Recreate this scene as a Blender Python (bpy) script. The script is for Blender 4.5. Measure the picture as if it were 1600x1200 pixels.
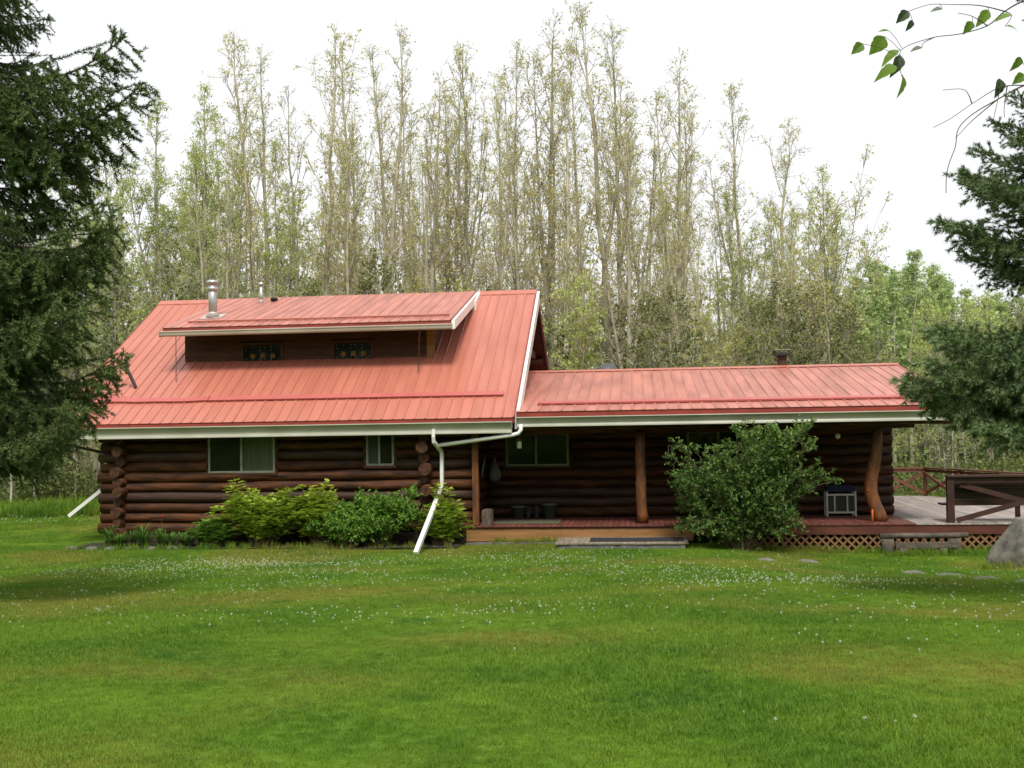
import bpy, math, random
import numpy as np
from mathutils import Vector, Matrix

for o in list(bpy.data.objects): bpy.data.objects.remove(o)
SC = bpy.context.scene
COL = SC.collection
PI = math.pi

# ------------------------------------------------------------------ camera
cam = bpy.data.cameras.new('camera'); cam_o = bpy.data.objects.new('camera', cam); COL.objects.link(cam_o)
cam.sensor_width = 36; cam.lens = 38.03; cam.clip_start = .05; cam.clip_end = 2000
_p = math.atan(55 / 1690.); _r = .017
_fw = Vector((0, math.cos(_p), math.sin(_p))); _r0 = Vector((1, 0, 0)); _u0 = _r0.cross(_fw)
_R = math.cos(_r) * _r0 - math.sin(_r) * _u0; _U = math.sin(_r) * _r0 + math.cos(_r) * _u0
cam_o.matrix_world = Matrix(((_R.x, _U.x, -_fw.x, 0), (_R.y, _U.y, -_fw.y, 0), (_R.z, _U.z, -_fw.z, 3.2), (0, 0, 0, 1)))
SC.camera = cam_o
SC.render.resolution_x = 1024; SC.render.resolution_y = 768

# ------------------------------------------------------------------ sky and sun (bright overcast)
SUN_EL, SUN_AZ = math.radians(56), math.radians(174)      # azimuth clockwise from +Y: behind the camera
w = bpy.data.worlds.new('World'); SC.world = w; w.use_nodes = True
nt = w.node_tree; nt.nodes.clear()
sky = nt.nodes.new('ShaderNodeTexSky'); sky.sky_type = 'NISHITA'; sky.sun_disc = False
sky.sun_elevation = SUN_EL; sky.sun_rotation = SUN_AZ; sky.air_density = 1.0; sky.dust_density = 6.0; sky.ozone_density = 1.0
hs = nt.nodes.new('ShaderNodeHueSaturation'); hs.inputs['Saturation'].default_value = .10
mx = nt.nodes.new('ShaderNodeMix'); mx.data_type = 'RGBA'; mx.inputs['Factor'].default_value = .72
mx.inputs['B'].default_value = (9.0, 9.15, 9.4, 1)          # even cloud deck
bg = nt.nodes.new('ShaderNodeBackground'); bg.inputs['Strength'].default_value = .092
wo = nt.nodes.new('ShaderNodeOutputWorld'); w.cycles.sampling_method = 'NONE'
nt.links.new(sky.outputs[0], hs.inputs['Color']); nt.links.new(hs.outputs[0], mx.inputs['A'])
nt.links.new(mx.outputs['Result'], bg.inputs['Color']); nt.links.new(bg.outputs[0], wo.inputs['Surface'])
sl = bpy.data.lights.new('sun', 'SUN'); sl.energy = 2.3; sl.angle = math.radians(14); sl.color = (1, .96, .9)
so = bpy.data.objects.new('sun', sl); COL.objects.link(so)
_sd = Vector((math.sin(SUN_AZ) * math.cos(SUN_EL), math.cos(SUN_AZ) * math.cos(SUN_EL), math.sin(SUN_EL)))
so.rotation_euler = _sd.to_track_quat('Z', 'Y').to_euler(); so.location = _sd * 60
SC.view_settings.view_transform = 'Standard'; SC.view_settings.look = 'None'
SC.view_settings.exposure = 0.6; SC.view_settings.gamma = 1
SC.render.engine = 'CYCLES'
SC.cycles.max_bounces = 6; SC.cycles.diffuse_bounces = 3; SC.cycles.glossy_bounces = 2; SC.cycles.transmission_bounces = 3; SC.cycles.caustics_reflective = False; SC.cycles.caustics_refractive = False

# ------------------------------------------------------------------ frames of reference
PSI = math.radians(6.5)
HU = Vector((math.cos(PSI), -math.sin(PSI), 0)); HV = Vector((math.sin(PSI), math.cos(PSI), 0)); HO = Vector((0, 28, 0))
def h2w(u, v, z=0): return HO + HU * u + HV * v + Vector((0, 0, z))
def sst(a, b, x):
    t = np.clip((x - a) / (b - a), 0, 1); return t * t * (3 - 2 * t)
def gz(X, Y):
    s = 24.5 - Y
    z = np.minimum(.082 * .5 * (s + np.sqrt(s * s + 2)), 1.75)
    return z - .25 * sst(4, 8, X) * sst(12, 22, Y)
def gzh(u, v):
    p = h2w(u, v); return float(gz(p.x, p.y))

# ------------------------------------------------------------------ materials
MATS = {}
def mat(name, c1, c2=None, rough=.8, scale=4., detail=4., obj=True, stretch=None, bump=0., bscale=None, rnd=0., spec=.3, metal=0.,
        transl=0., attr=False, mid=(.35, .65), pos=False):
    m = bpy.data.materials.new(name); m.use_nodes = True; nt = m.node_tree; N = nt.nodes; L = nt.links
    b = N['Principled BSDF']; b.inputs['Roughness'].default_value = rough; b.inputs['Metallic'].default_value = metal
    b.inputs['Specular IOR Level'].default_value = spec
    c2 = c2 or c1
    tc = N.new('ShaderNodeTexCoord'); mp = N.new('ShaderNodeMapping')
    if pos:
        g = N.new('ShaderNodeNewGeometry'); L.new(g.outputs['Position'], mp.inputs['Vector'])
    else: L.new(tc.outputs['Object'], mp.inputs['Vector'])
    if stretch: mp.inputs['Scale'].default_value = stretch
    nz = N.new('ShaderNodeTexNoise'); nz.inputs['Scale'].default_value = scale; nz.inputs['Detail'].default_value = detail
    if rnd or attr is False:
        oi = N.new('ShaderNodeObjectInfo')
        ad = N.new('ShaderNodeVectorMath'); ad.operation = 'MULTIPLY_ADD'
        ad.inputs[1].default_value = (0, 0, 0) if pos else (37, 53, 71)
        cb = N.new('ShaderNodeCombineXYZ')
        for k in range(3): L.new(oi.outputs['Random'], cb.inputs[k])
        L.new(cb.outputs[0], ad.inputs[0]); L.new(mp.outputs[0], ad.inputs[2]); L.new(ad.outputs[0], nz.inputs['Vector'])
    else: L.new(mp.outputs[0], nz.inputs['Vector'])
    rp = N.new('ShaderNodeMapRange'); rp.inputs['From Min'].default_value = mid[0]; rp.inputs['From Max'].default_value = mid[1]
    if attr:
        at = N.new('ShaderNodeAttribute'); at.attribute_name = 'var'; L.new(at.outputs['Fac'], rp.inputs['Value'])
        rp.inputs['From Min'].default_value = 0; rp.inputs['From Max'].default_value = 1
    else: L.new(nz.outputs[0], rp.inputs['Value'])
    mc = N.new('ShaderNodeMix'); mc.data_type = 'RGBA'
    mc.inputs['A'].default_value = (*c1, 1); mc.inputs['B'].default_value = (*c2, 1)
    L.new(rp.outputs[0], mc.inputs['Factor'])
    out = mc.outputs['Result']
    if rnd:
        h = N.new('ShaderNodeHueSaturation'); r2 = N.new('ShaderNodeMapRange')
        r2.inputs['To Min'].default_value = 1 - rnd; r2.inputs['To Max'].default_value = 1 + rnd
        L.new(oi.outputs['Random'], r2.inputs['Value']); L.new(r2.outputs[0], h.inputs['Value']); L.new(out, h.inputs['Color']); out = h.outputs[0]
    L.new(out, b.inputs['Base Color'])
    if bump:
        nb = N.new('ShaderNodeTexNoise'); nb.inputs['Scale'].default_value = bscale or scale * 3; nb.inputs['Detail'].default_value = 5
        L.new(mp.outputs[0], nb.inputs['Vector'])
        bm_ = N.new('ShaderNodeBump'); bm_.inputs['Strength'].default_value = bump; bm_.inputs['Distance'].default_value = .03
        L.new(nb.outputs[0], bm_.inputs['Height']); L.new(bm_.outputs[0], b.inputs['Normal'])
    if transl:
        t = N.new('ShaderNodeBsdfTranslucent'); L.new(out, t.inputs['Color'])
        ms = N.new('ShaderNodeMixShader'); ms.inputs[0].default_value = transl
        o = N['Material Output']; L.new(b.outputs[0], ms.inputs[1]); L.new(t.outputs[0], ms.inputs[2]); L.new(ms.outputs[0], o.inputs['Surface'])
    MATS[name] = m
    return m

mat('roof_red', (.380, .120, .078), (.455, .157, .108), rough=.38, scale=1.6, stretch=(2.2, .30, 1), rnd=.05, spec=.45, mid=(.3, .7), bump=.04, bscale=3)
mat('roof_red_dusty', (.47, .180, .132), (.28, .102, .078), rough=.42, scale=1.5, stretch=(2.0, .35, 1), rnd=.06, spec=.4, mid=(.35, .75), bump=.04, bscale=3)
mat('trim_red', (.27, .045, .032), (.20, .036, .026), rough=.45, scale=2)
mat('guard_pink', (.44, .115, .098), (.39, .10, .086), rough=.4, scale=2)
mat('log', (.105, .035, .0085), (.024, .009, .004), rough=.62, scale=3.4, detail=9, stretch=(.45, 3, 3), bump=.55, bscale=6, rnd=.28, spec=.25, mid=(.32, .62))
mat('log_grey', (.062, .029, .015), (.028, .012, .007), rough=.6, scale=3.0, stretch=(.35, 3, 3), bump=.35, bscale=5, rnd=.2)
mat('log_end', (.085, .034, .014), (.030, .012, .006), rough=.7, scale=9, bump=.3, rnd=.15)
mat('wood_dark', (.036, .015, .009), (.02, .009, .006), rough=.65, scale=3, stretch=(.5, 4, 4), rnd=.15)
mat('wood_brown', (.085, .028, .012), (.045, .016, .008), rough=.6, scale=3, stretch=(.5, 3, 3), rnd=.1, bump=.15)
mat('post_wood', (.21, .072, .020), (.070, .030, .014), rough=.55, scale=3.0, detail=7, stretch=(2.2, 2.2, .8), bump=.4, bscale=6, spec=.4)
mat('fir_board', (.33, .165, .06), (.23, .11, .038), rough=.6, scale=2.5, stretch=(.5, 5, 5), bump=.1)
mat('deck_red', (.17, .055, .038), (.10, .034, .025), rough=.6, scale=3, stretch=(4, .5, 4), rnd=.14, bump=.15)
mat('deck_grey', (.36, .31, .275), (.25, .21, .185), rough=.75, scale=2.5, stretch=(4, .4, 4), rnd=.12, bump=.2)
mat('fascia_red', (.125, .040, .025), (.085, .028, .018), rough=.55, scale=2.5, stretch=(.5, 4, 4), bump=.1)
mat('rail_red', (.18, .065, .042), (.12, .044, .03), rough=.55, scale=2.5, rnd=.1, bump=.1)
mat('rail_dark', (.055, .024, .018), (.034, .016, .012), rough=.6, scale=2.5, rnd=.1, bump=.1)
mat('lattice_tan', (.25, .13, .06), (.17, .085, .04), rough=.7, scale=3)
mat('step_grey', (.27, .225, .165), (.17, .14, .105), rough=.85, scale=3, stretch=(4, .6, 4), rnd=.14, bump=.25)
mat('mat_black', (.035, .035, .037), (.022, .022, .024), rough=.95, scale=60, bump=.4)
mat('mat_sand', (.12, .115, .07), (.08, .075, .045), rough=.95, scale=40, bump=.4)
mat('white_metal', (.80, .80, .76), (.72, .72, .68), rough=.3, scale=1.5, spec=.5)
mat('gutter_white', (.37, .365, .29), (.30, .30, .23), rough=.3, scale=1.2, spec=.5)
mat('cream_metal', (.42, .38, .31), (.34, .30, .24), rough=.4, scale=1.2, spec=.4)
mat('galv', (.52, .52, .50), (.36, .36, .35), rough=.38, metal=.75, scale=5)
mat('flash', (.62, .58, .54), (.5, .45, .42), rough=.45, metal=.4, scale=5)
mat('rust', (.07, .035, .026), (.035, .018, .014), rough=.7, scale=8)
mat('black_cap', (.03, .03, .03), (.02, .02, .02), rough=.6)
mat('dark_metal', (.12, .10, .10), (.08, .07, .07), rough=.5, metal=.3)
mat('dish_grey', (.075, .078, .085), (.055, .057, .063), rough=.5)
mat('frame_pale', (.25, .26, .19), (.18, .19, .14), rough=.5)
mat('glass', (.012, .013, .011), (.008, .009, .008), rough=.05, spec=.22)
mat('screen_grey', (.05, .052, .04), (.035, .038, .03), rough=.5, spec=.25, scale=2)
mat('curtain', (.085, .09, .055), (.055, .06, .038), rough=.3, spec=.3, scale=3, stretch=(6, 1, .3))
mat('glass_amber', (.24, .12, .018), (.16, .075, .012), rough=.2, scale=20, rnd=.2)
mat('glass_white', (.22, .24, .22), rough=.4)
mat('concrete', (.17, .16, .145), (.10, .095, .085), rough=.9, scale=6, bump=.3)
mat('white_paint', (.50, .50, .46), (.40, .40, .37), rough=.5)
mat('fabric_white', (.16, .17, .17), (.12, .125, .125), rough=.9, scale=4)
mat('pale_paper', (.20, .20, .175), rough=.8)
mat('orange_wax', (.75, .20, .05), (.65, .15, .04), rough=.4)
mat('blue_cloth', (.02, .025, .06), (.012, .015, .03), rough=.8)
mat('planter', (.09, .11, .09), rough=.7)
mat('bulb', (.80, .82, .85), rough=.1)
mat('stone', (.20, .185, .15), (.075, .07, .058), rough=.9, scale=3.2, detail=10, bump=.9, bscale=7)
mat('stone_flat', (.165, .155, .13), (.10, .095, .08), rough=.9, scale=6, bump=.4)
mat('old_wood', (.12, .10, .075), (.06, .05, .038), rough=.9, scale=4, bump=.5, bscale=9)
mat('soil', (.05, .038, .026), (.028, .022, .016), rough=1, scale=7, bump=.8)
mat('bark_spruce', (.15, .115, .085), (.07, .055, .042), rough=.95, scale=9, stretch=(2, 2, .6), bump=.8)
mat('bark_poplar', (.47, .43, .31), (.26, .235, .165), rough=.9, scale=2.2, stretch=(2, 2, .7), rnd=.22, pos=False)
mat('bark_aspen', (.44, .42, .35), (.29, .27, .21), rough=.9, scale=2, rnd=.15)
mat('bark_twig', (.10, .075, .06), (.06, .045, .038), rough=.9, scale=9)
mat('stem', (.20, .15, .085), (.12, .085, .05), rough=.9, scale=9)
mat('needle_spruce', (.066, .108, .034), (.175, .222, .068), rough=.7, attr=True, transl=0, spec=.2)
mat('needle_pine', (.095, .15, .055), (.24, .31, .14), rough=.7, attr=True, transl=0, spec=.2)
mat('leaf_poplar', (.62, .52, .22), (.55, .58, .19), rough=.6, attr=True, transl=.48, rnd=.12)  # lightened to stand in for flare and haze over the distant crowns
mat('leaf_green', (.34, .42, .10), (.48, .55, .16), rough=.6, attr=True, transl=.42, rnd=.12)
mat('leaf_aspen', (.27, .38, .11), (.42, .52, .19), rough=.6, attr=True, transl=.35, rnd=.1)
mat('leaf_under', (.085, .12, .030), (.22, .25, .07), rough=.7, attr=True, transl=.3)
mat('leaf_far', (.36, .35, .14), (.52, .48, .21), rough=.8, attr=True, transl=.3)
mat('leaf_light', (.22, .37, .034), (.52, .58, .07), rough=.5, attr=True, transl=.3, spec=.35)
mat('leaf_mid', (.095, .215, .028), (.23, .40, .055), rough=.6, attr=True, transl=.28, spec=.18)
mat('leaf_bush', (.055, .125, .024), (.20, .31, .070), rough=.5, attr=True, transl=.28, spec=.25)
mat('leaf_birch', (.11, .20, .022), (.21, .33, .045), rough=.45, attr=True, transl=.45)
mat('leaf_birch_dark', (.05, .08, .04), (.07, .10, .05), rough=.5, attr=True, transl=.1)
mat('lily', (.06, .15, .022), (.15, .26, .045), rough=.5, attr=True, transl=.25)
mat('petal_red', (.55, .03, .02), rough=.5)
mat('clover_white', (.72, .74, .62), (.55, .58, .44), rough=.8, attr=True, transl=.2)

def lawn_mat(name, blade):
    m = bpy.data.materials.new(name); m.use_nodes = True; nt = m.node_tree; N = nt.nodes; L = nt.links
    b = N['Principled BSDF']; b.inputs['Roughness'].default_value = .75 if blade else .95; b.inputs['Specular IOR Level'].default_value = .25 if blade else .05
    g = N.new('ShaderNodeNewGeometry')
    def noise(s, d, lo, hi, off=0):
        mp = N.new('ShaderNodeMapping'); mp.inputs['Location'].default_value = (off, off * .7, 0); mp.inputs['Scale'].default_value = (1, 1, 0)
        L.new(g.outputs['Position'], mp.inputs['Vector'])
        n = N.new('ShaderNodeTexNoise'); n.inputs['Scale'].default_value = s; n.inputs['Detail'].default_value = d
        L.new(mp.outputs[0], n.inputs['Vector'])
        r = N.new('ShaderNodeMapRange'); r.interpolation_type = 'SMOOTHSTEP'; r.inputs['From Min'].default_value = lo; r.inputs['From Max'].default_value = hi
        L.new(n.outputs[0], r.inputs['Value']); return r.outputs[0]
    def mixc(f, a, bb):
        x = N.new('ShaderNodeMix'); x.data_type = 'RGBA'; L.new(f, x.inputs['Factor'])
        for k, q in (('A', a), ('B', bb)):
            if isinstance(q, tuple): x.inputs[k].default_value = (*q, 1)
            else: L.new(q, x.inputs[k])
        return x.outputs['Result']
    s = 1.0 if blade else .75
    G1 = (.078 * s, .168 * s, .010 * s); G2 = (.135 * s, .230 * s, .017 * s); Yl = (.200 * s, .208 * s, .032 * s); Dk = (.052 * s, .135 * s, .012 * s)
    c = mixc(noise(.55, 3, .38, .62), G1, G2)
    c = mixc(noise(.26, 4, .47, .66, 31), c, Yl)
    c = mixc(noise(.8, 3, .60, .76, 77), c, Dk)
    c = mixc(noise(9, 2, .45, .75, 13), c, (.15 * s, .26 * s, .03 * s))
    if blade:
        at = N.new('ShaderNodeAttribute'); at.attribute_name = 'var'
        h = N.new('ShaderNodeHueSaturation'); r2 = N.new('ShaderNodeMapRange'); r2.inputs['To Min'].default_value = .72; r2.inputs['To Max'].default_value = 1.35
        L.new(at.outputs['Fac'], r2.inputs['Value']); L.new(r2.outputs[0], h.inputs['Value']); L.new(c, h.inputs['Color']); c = h.outputs[0]
        t = N.new('ShaderNodeBsdfTranslucent'); L.new(c, t.inputs['Color'])
        ms = N.new('ShaderNodeMixShader'); ms.inputs[0].default_value = .3
        o = N['Material Output']; L.new(b.outputs[0], ms.inputs[1]); L.new(t.outputs[0], ms.inputs[2]); L.new(ms.outputs[0], o.inputs['Surface'])
    else:
        # forest floor far behind the house
        sp = N.new('ShaderNodeSeparateXYZ'); L.new(g.outputs['Position'], sp.inputs[0])
        r = N.new('ShaderNodeMapRange'); r.inputs['From Min'].default_value = 42; r.inputs['From Max'].default_value = 47; L.new(sp.outputs['Y'], r.inputs['Value'])
        c = mixc(r.outputs[0], c, (.07, .08, .03))
        nb = N.new('ShaderNodeTexNoise'); nb.inputs['Scale'].default_value = 35; L.new(g.outputs['Position'], nb.inputs['Vector'])
        bm_ = N.new('ShaderNodeBump'); bm_.inputs['Strength'].default_value = .8; bm_.inputs['Distance'].default_value = .04
        L.new(nb.outputs[0], bm_.inputs['Height']); L.new(bm_.outputs[0], b.inputs['Normal'])
    L.new(c, b.inputs['Base Color']); MATS[name] = m
lawn_mat('lawn_ground', False); lawn_mat('grass_blade', True)

# ------------------------------------------------------------------ object helpers
def link(name, data, parent=None):
    o = bpy.data.objects.new(name, data); COL.objects.link(o)
    if parent: o.parent = parent
    return o
def tag(o, label=None, cat=None, group=None, kind=None):
    if label: o['label'] = label
    if cat: o['category'] = cat
    if group: o['group'] = group
    if kind: o['kind'] = kind
    return o
def thing(name, label, cat, loc=(0, 0, 0), rz=0., group=None):
    o = link(name, None); o.empty_display_size = .3; o.location = loc; o.rotation_euler = (0, 0, rz)
    return tag(o, label, cat, group)
def hthing(name, label, cat, u, v, z, rz=0., group=None):
    return thing(name, label, cat, h2w(u, v, z), rz - PSI, group)

class MB:
    def __init__(s): s.v = []; s.f = []; s.m = []
    def add(s, vs, fs, mi=0):
        k = len(s.v); s.v.extend(tuple(p) for p in vs); s.f.extend(tuple(i + k for i in f) for f in fs); s.m.extend([mi] * len(fs)); return s
    def box(s, x0, x1, y0, y1, z0, z1, mi=0, b=0.):
        if b:
            # chamfered along the four long vertical-ish rims of the top
            vs = [(x0, y0, z0), (x1, y0, z0), (x1, y1, z0), (x0, y1, z0), (x0, y0, z1 - b), (x1, y0, z1 - b), (x1, y1, z1 - b), (x0, y1, z1 - b),
                  (x0 + b, y0 + b, z1), (x1 - b, y0 + b, z1), (x1 - b, y1 - b, z1), (x0 + b, y1 - b, z1)]
            fs = [(3, 2, 1, 0), (8, 9, 10, 11)]
            for a in range(4):
                c = (a + 1) % 4; fs += [(a, c, c + 4, a + 4), (a + 4, c + 4, c + 8, a + 8)]
            return s.add(vs, fs, mi)
        vs = [(x0, y0, z0), (x1, y0, z0), (x1, y1, z0), (x0, y1, z0), (x0, y0, z1), (x1, y0, z1), (x1, y1, z1), (x0, y1, z1)]
        return s.add(vs, [(3, 2, 1, 0), (4, 5, 6, 7), (0, 1, 5, 4), (1, 2, 6, 5), (2, 3, 7, 6), (3, 0, 4, 7)], mi)
    def beam(s, p, q, w, h, up=(0, 0, 1), mi=0):
        p = Vector(p); q = Vector(q); t = (q - p).normalized(); a = t.cross(Vector(up)).normalized(); b = a.cross(t)
        vs = []
        for e in (p, q):
            for sa, sb in ((-1, -1), (1, -1), (1, 1), (-1, 1)): vs.append(e + a * (w / 2 * sa) + b * (h / 2 * sb))
        return s.add(vs, [(3, 2, 1, 0), (4, 5, 6, 7), (0, 1, 5, 4), (1, 2, 6, 5), (2, 3, 7, 6), (3, 0, 4, 7)], mi)
    def tube(s, pts, rad, n=8, cap=True, mi=0, capmi=None, sq=False, wob=0., rng=None):
        pts = [Vector(p) for p in pts]; K = len(pts)
        if not hasattr(rad, '__len__'): rad = [rad] * K
        a = None; vs = []
        for i in range(K):
            t = (pts[min(i + 1, K - 1)] - pts[max(i - 1, 0)])
            t = t.normalized() if t.length > 1e-9 else Vector((0, 0, 1))
            if a is None:
                a = t.cross(Vector((0, 0, 1)) if abs(t.z) < .9 else Vector((0, 1, 0))).normalized()
            a = (a - t * a.dot(t))
            a = a.normalized() if a.length > 1e-6 else t.orthogonal().normalized()
            b = t.cross(a)
            for j in range(n):
                th = 2 * PI * (j + (.5 if sq else 0)) / n
                r = rad[i] * (1 + (rng.uniform(-wob, wob) if rng else 0))
                vs.append(pts[i] + a * (math.cos(th) * r) + b * (math.sin(th) * r))
        fs = []
        for i in range(K - 1):
            for j in range(n):
                k = (j + 1) % n; fs.append((i * n + j, i * n + k, (i + 1) * n + k, (i + 1) * n + j))
        s.add(vs, fs, mi)
        if cap:
            k0 = len(s.v) - len(vs)
            s.f.append(tuple(k0 + j for j in reversed(range(n)))); s.f.append(tuple(k0 + (K - 1) * n + j for j in range(n)))
            s.m += [mi if capmi is None else capmi] * 2
        return s
    def lathe(s, prof, n=16, c=(0, 0), mi=0):
        vs = []; fs = []
        for r, z in prof:
            for j in range(n): vs.append((c[0] + r * math.cos(2 * PI * j / n), c[1] + r * math.sin(2 * PI * j / n), z))
        K = len(prof)
        for i in range(K - 1):
            for j in range(n):
                k = (j + 1) % n; fs.append((i * n + j, i * n + k, (i + 1) * n + k, (i + 1) * n + j))
        fs.append(tuple(reversed(range(n)))); fs.append(tuple((K - 1) * n + j for j in range(n)))
        return s.add(vs, fs, mi)
    def prism(s, prof, axis_pts, mi=0):
        """closed 2D profile (list of (a,b)) swept along x from axis_pts[0] to axis_pts[1] (profile in y,z)."""
        n = len(prof); x0, x1 = axis_pts
        vs = [(x0, a, b) for a, b in prof] + [(x1, a, b) for a, b in prof]
        fs = [(j, (j + 1) % n, n + (j + 1) % n, n + j) for j in range(n)] + [tuple(reversed(range(n))), tuple(range(n, 2 * n))]
        return s.add(vs, fs, mi)
    def data(s, name, mats, smooth=False):
        me = bpy.data.meshes.new(name); me.from_pydata(s.v, [], s.f)
        for m in (mats if isinstance(mats, (list, tuple)) else [mats]): me.materials.append(MATS[m])
        if len(set(s.m)) > 1: me.polygons.foreach_set('material_index', s.m)
        if smooth: me.polygons.foreach_set('use_smooth', [len(f) <= 4 for f in s.f])
        me.update(); return me
    def build(s, name, mats, parent=None, smooth=False): return link(name, s.data(name, mats, smooth), parent)

def np_mesh(name, V, F, matn, var=None, smooth=False):
    V = np.asarray(V, np.float32).reshape(-1, 3); F = np.asarray(F, np.int32); k = F.shape[1]
    me = bpy.data.meshes.new(name); me.vertices.add(len(V)); me.vertices.foreach_set('co', V.ravel())
    me.loops.add(F.size); me.loops.foreach_set('vertex_index', F.ravel())
    me.polygons.add(len(F)); me.polygons.foreach_set('loop_start', np.arange(0, F.size, k, dtype=np.int32))
    if var is not None:
        a = me.attributes.new('var', 'FLOAT', 'POINT'); a.data.foreach_set('value', np.asarray(var, np.float32))
    me.materials.append(MATS[matn]); me.update(calc_edges=True); me.validate()
    if smooth: me.polygons.foreach_set('use_smooth', [True] * len(F))
    return me
def unit(a): return a / np.maximum(np.linalg.norm(a, axis=-1, keepdims=True), 1e-9)
def leaf_arrays(P, D, Nn, L, W, rng, lift=.18, varlo=None):
    """diamond leaves folded along the midrib: one quad each"""
    P = np.asarray(P, float); n = len(P); D = unit(np.asarray(D, float)); S = unit(np.cross(D, Nn)); Nn = np.cross(S, D)
    L = np.broadcast_to(np.asarray(L, float), (n,))[:, None]; W = np.broadcast_to(np.asarray(W, float), (n,))[:, None]
    mid = P + D * L * .42 + Nn * (W * lift)
    V = np.stack([P, mid + S * W * .5, P + D * L, mid - S * W * .5], 1)
    F = np.arange(n * 4).reshape(n, 4)
    var = np.repeat(rng.random(n) if varlo is None else varlo, 4)
    return V.reshape(-1, 3), F, var
def leaf_mesh(name, P, D, Nn, L, W, rng, matn, lift=.18, var=None):
    V, F, vr = leaf_arrays(P, D, Nn, L, W, rng, lift, var); return np_mesh(name, V, F, matn, vr)
def copy_thing(root, loc, rz, scale=1., label=None, group=None):
    r = root.copy(); COL.objects.link(r); r.location = loc; r.rotation_euler = (0, 0, rz); r.scale = (scale,) * 3 if not hasattr(scale, '__len__') else scale
    if label: r['label'] = label
    if group: r['group'] = group
    for ch in root.children:
        c = ch.copy(); COL.objects.link(c); c.parent = r
    return r

# ================================================================== GROUND
def axis(a, b, n, far, m):
    core = np.linspace(a, b, n); g = np.geomspace(1, far, m)
    return np.concatenate([a - g[::-1], core, b + g])
gx = axis(-30, 30, 121, 700, 14); gy = np.concatenate([[-60, -30, -12], np.linspace(-4, 60, 129), 60 + np.geomspace(2, 1200, 16)])
GX, GY = np.meshgrid(gx, gy)
GZ = gz(GX, GY) + .025 * np.sin(GX * .9 + 1.3 * np.sin(GY * .5)) * np.sin(GY * .7 + .4) * (np.abs(GX) < 40)
idx = np.arange(GX.size).reshape(GX.shape)
FQ = np.stack([idx[:-1, :-1], idx[:-1, 1:], idx[1:, 1:], idx[1:, :-1]], -1).reshape(-1, 4)
gnd = link('ground', np_mesh('ground', np.stack([GX, GY, GZ], -1), FQ, 'lawn_ground', smooth=True)); tag(gnd, 'mown green lawn sloping gently towards the log house', None, kind='structure')
def gzz(X, Y): return gz(X, Y) + .025 * np.sin(X * .9 + 1.3 * np.sin(Y * .5)) * np.sin(Y * .7 + .4)

# ================================================================== LOG HOUSE
rs = random.Random(7)
house = hthing('log_house', 'long log house with red metal roofs, dormer and covered porch', 'house', 0, 0, 0)
LOGS = {}
def log(parent, p, L, ang, r, m='log', nm='log'):
    """one log lying along its local x"""
    key = (round(L, 2), round(r, 3), m, rs.randint(0, 2))
    if key not in LOGS:
        K = max(3, int(L / .7) + 2); ph = rs.uniform(0, 6)
        pts = [(L * i / (K - 1), .018 * math.sin(i * 1.3 + ph), .014 * math.sin(i * 1.1 + ph * 2)) for i in range(K)]
        tp_ = rs.choice((-1, 1)) * .07; rad = [r * (1 + tp_ * (i / (K - 1) - .5) * 2 + .04 * math.sin(i * .9 + ph) + rs.uniform(-.035, .035)) for i in range(K)]
        LOGS[key] = MB().tube(pts, rad, 14, capmi=1).data('log', [m, 'log_end'], True)
    o = link(nm, LOGS[key], parent); o.location = p; o.rotation_euler = (rs.uniform(0, .4), 0, ang); return o

WIN_F = [(-8.21, -6.37, 1.89, 2.92), (-3.89, -3.15, 2.04, 2.92)]
WIN_P = [(-.47, 1.29, 1.88, 2.80), (4.55, 6.25, 1.9, 2.80)]
def log_wall(name, u0, u1, v, z0, n, dz, wins, label=None, jit=.0):
    w = MB()
    # chinking board behind the logs, with real openings at the windows
    cuts = sorted(wins); x = u0 + .2
    for a, b, c, d in cuts:
        w.box(x, a, v + .13, v + .2, z0 - .1, z0 + n * dz); w.box(a, b, v + .13, v + .2, z0 - .1, c); w.box(a, b, v + .13, v + .2, d, z0 + n * dz); x = b
    w.box(x, u1 - .02, v + .13, v + .2, z0 - .1, z0 + n * dz)
    wall = w.build(name, 'wood_dark', house)
    for i in range(n):
        zc = z0 + dz * (i + .5); r = dz * .53
        e0 = u0 + rs.uniform(-jit, jit)
        segs = []; x = e0
        for a, b, c, d in cuts:
            if zc > c - r * .4 and zc < d + r * .4: segs.append((x, a - .03)); x = b + .03
        segs.append((x, u1))
        for a, b in segs: log(wall, (a, v + .15, zc), b - a, 0, r, 'log' if rs.random() < .8 else 'log_grey')
    return wall
fw = log_wall('front_wall', -11.3, -1.08, 0, .30, 10, .272, WIN_F, jit=.07)
bw = log_wall('porch_wall', -1.3, 10.02, 2.3, .47, 10, .268, WIN_P)
# crossing walls: their log ends stick out through the front wall
for uc, name, vend in ((-10.62, 'side_wall', 12.2), (-2.28, 'cross_wall', 3.0)):
    w = MB().box(uc - .04, uc + .04, .5, vend - .2, .3, 2.95).build(name, 'wood_dark', house)
    for i in range(10):
        z = .30 + .272 * i + .03; big = (i % 2 == 0)
        log(w, (uc + rs.uniform(-.05, .05), -.22 - (.16 if big else 0) + rs.uniform(-.07, .07), z), vend + .4, PI / 2, round(rs.uniform(.135, .16) if big else rs.uniform(.10, .125), 3))
w = MB().box(-1.18, -1.12, .36, 2.4, .4, 3.0).build('porch_side_wall', 'wood_dark', house)
for i in range(9): log(w, (-1.12, .32, .60 + .27 * i), 2.0, PI / 2, .145)
w = MB().box(9.75, 9.85, 2.6, 11.6, .3, 3.1).build('end_wall', 'wood_dark', house)
for i in range(10): log(w, (9.85, 2.50, .60 + .268 * i), 9.4, PI / 2, .142)
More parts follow.
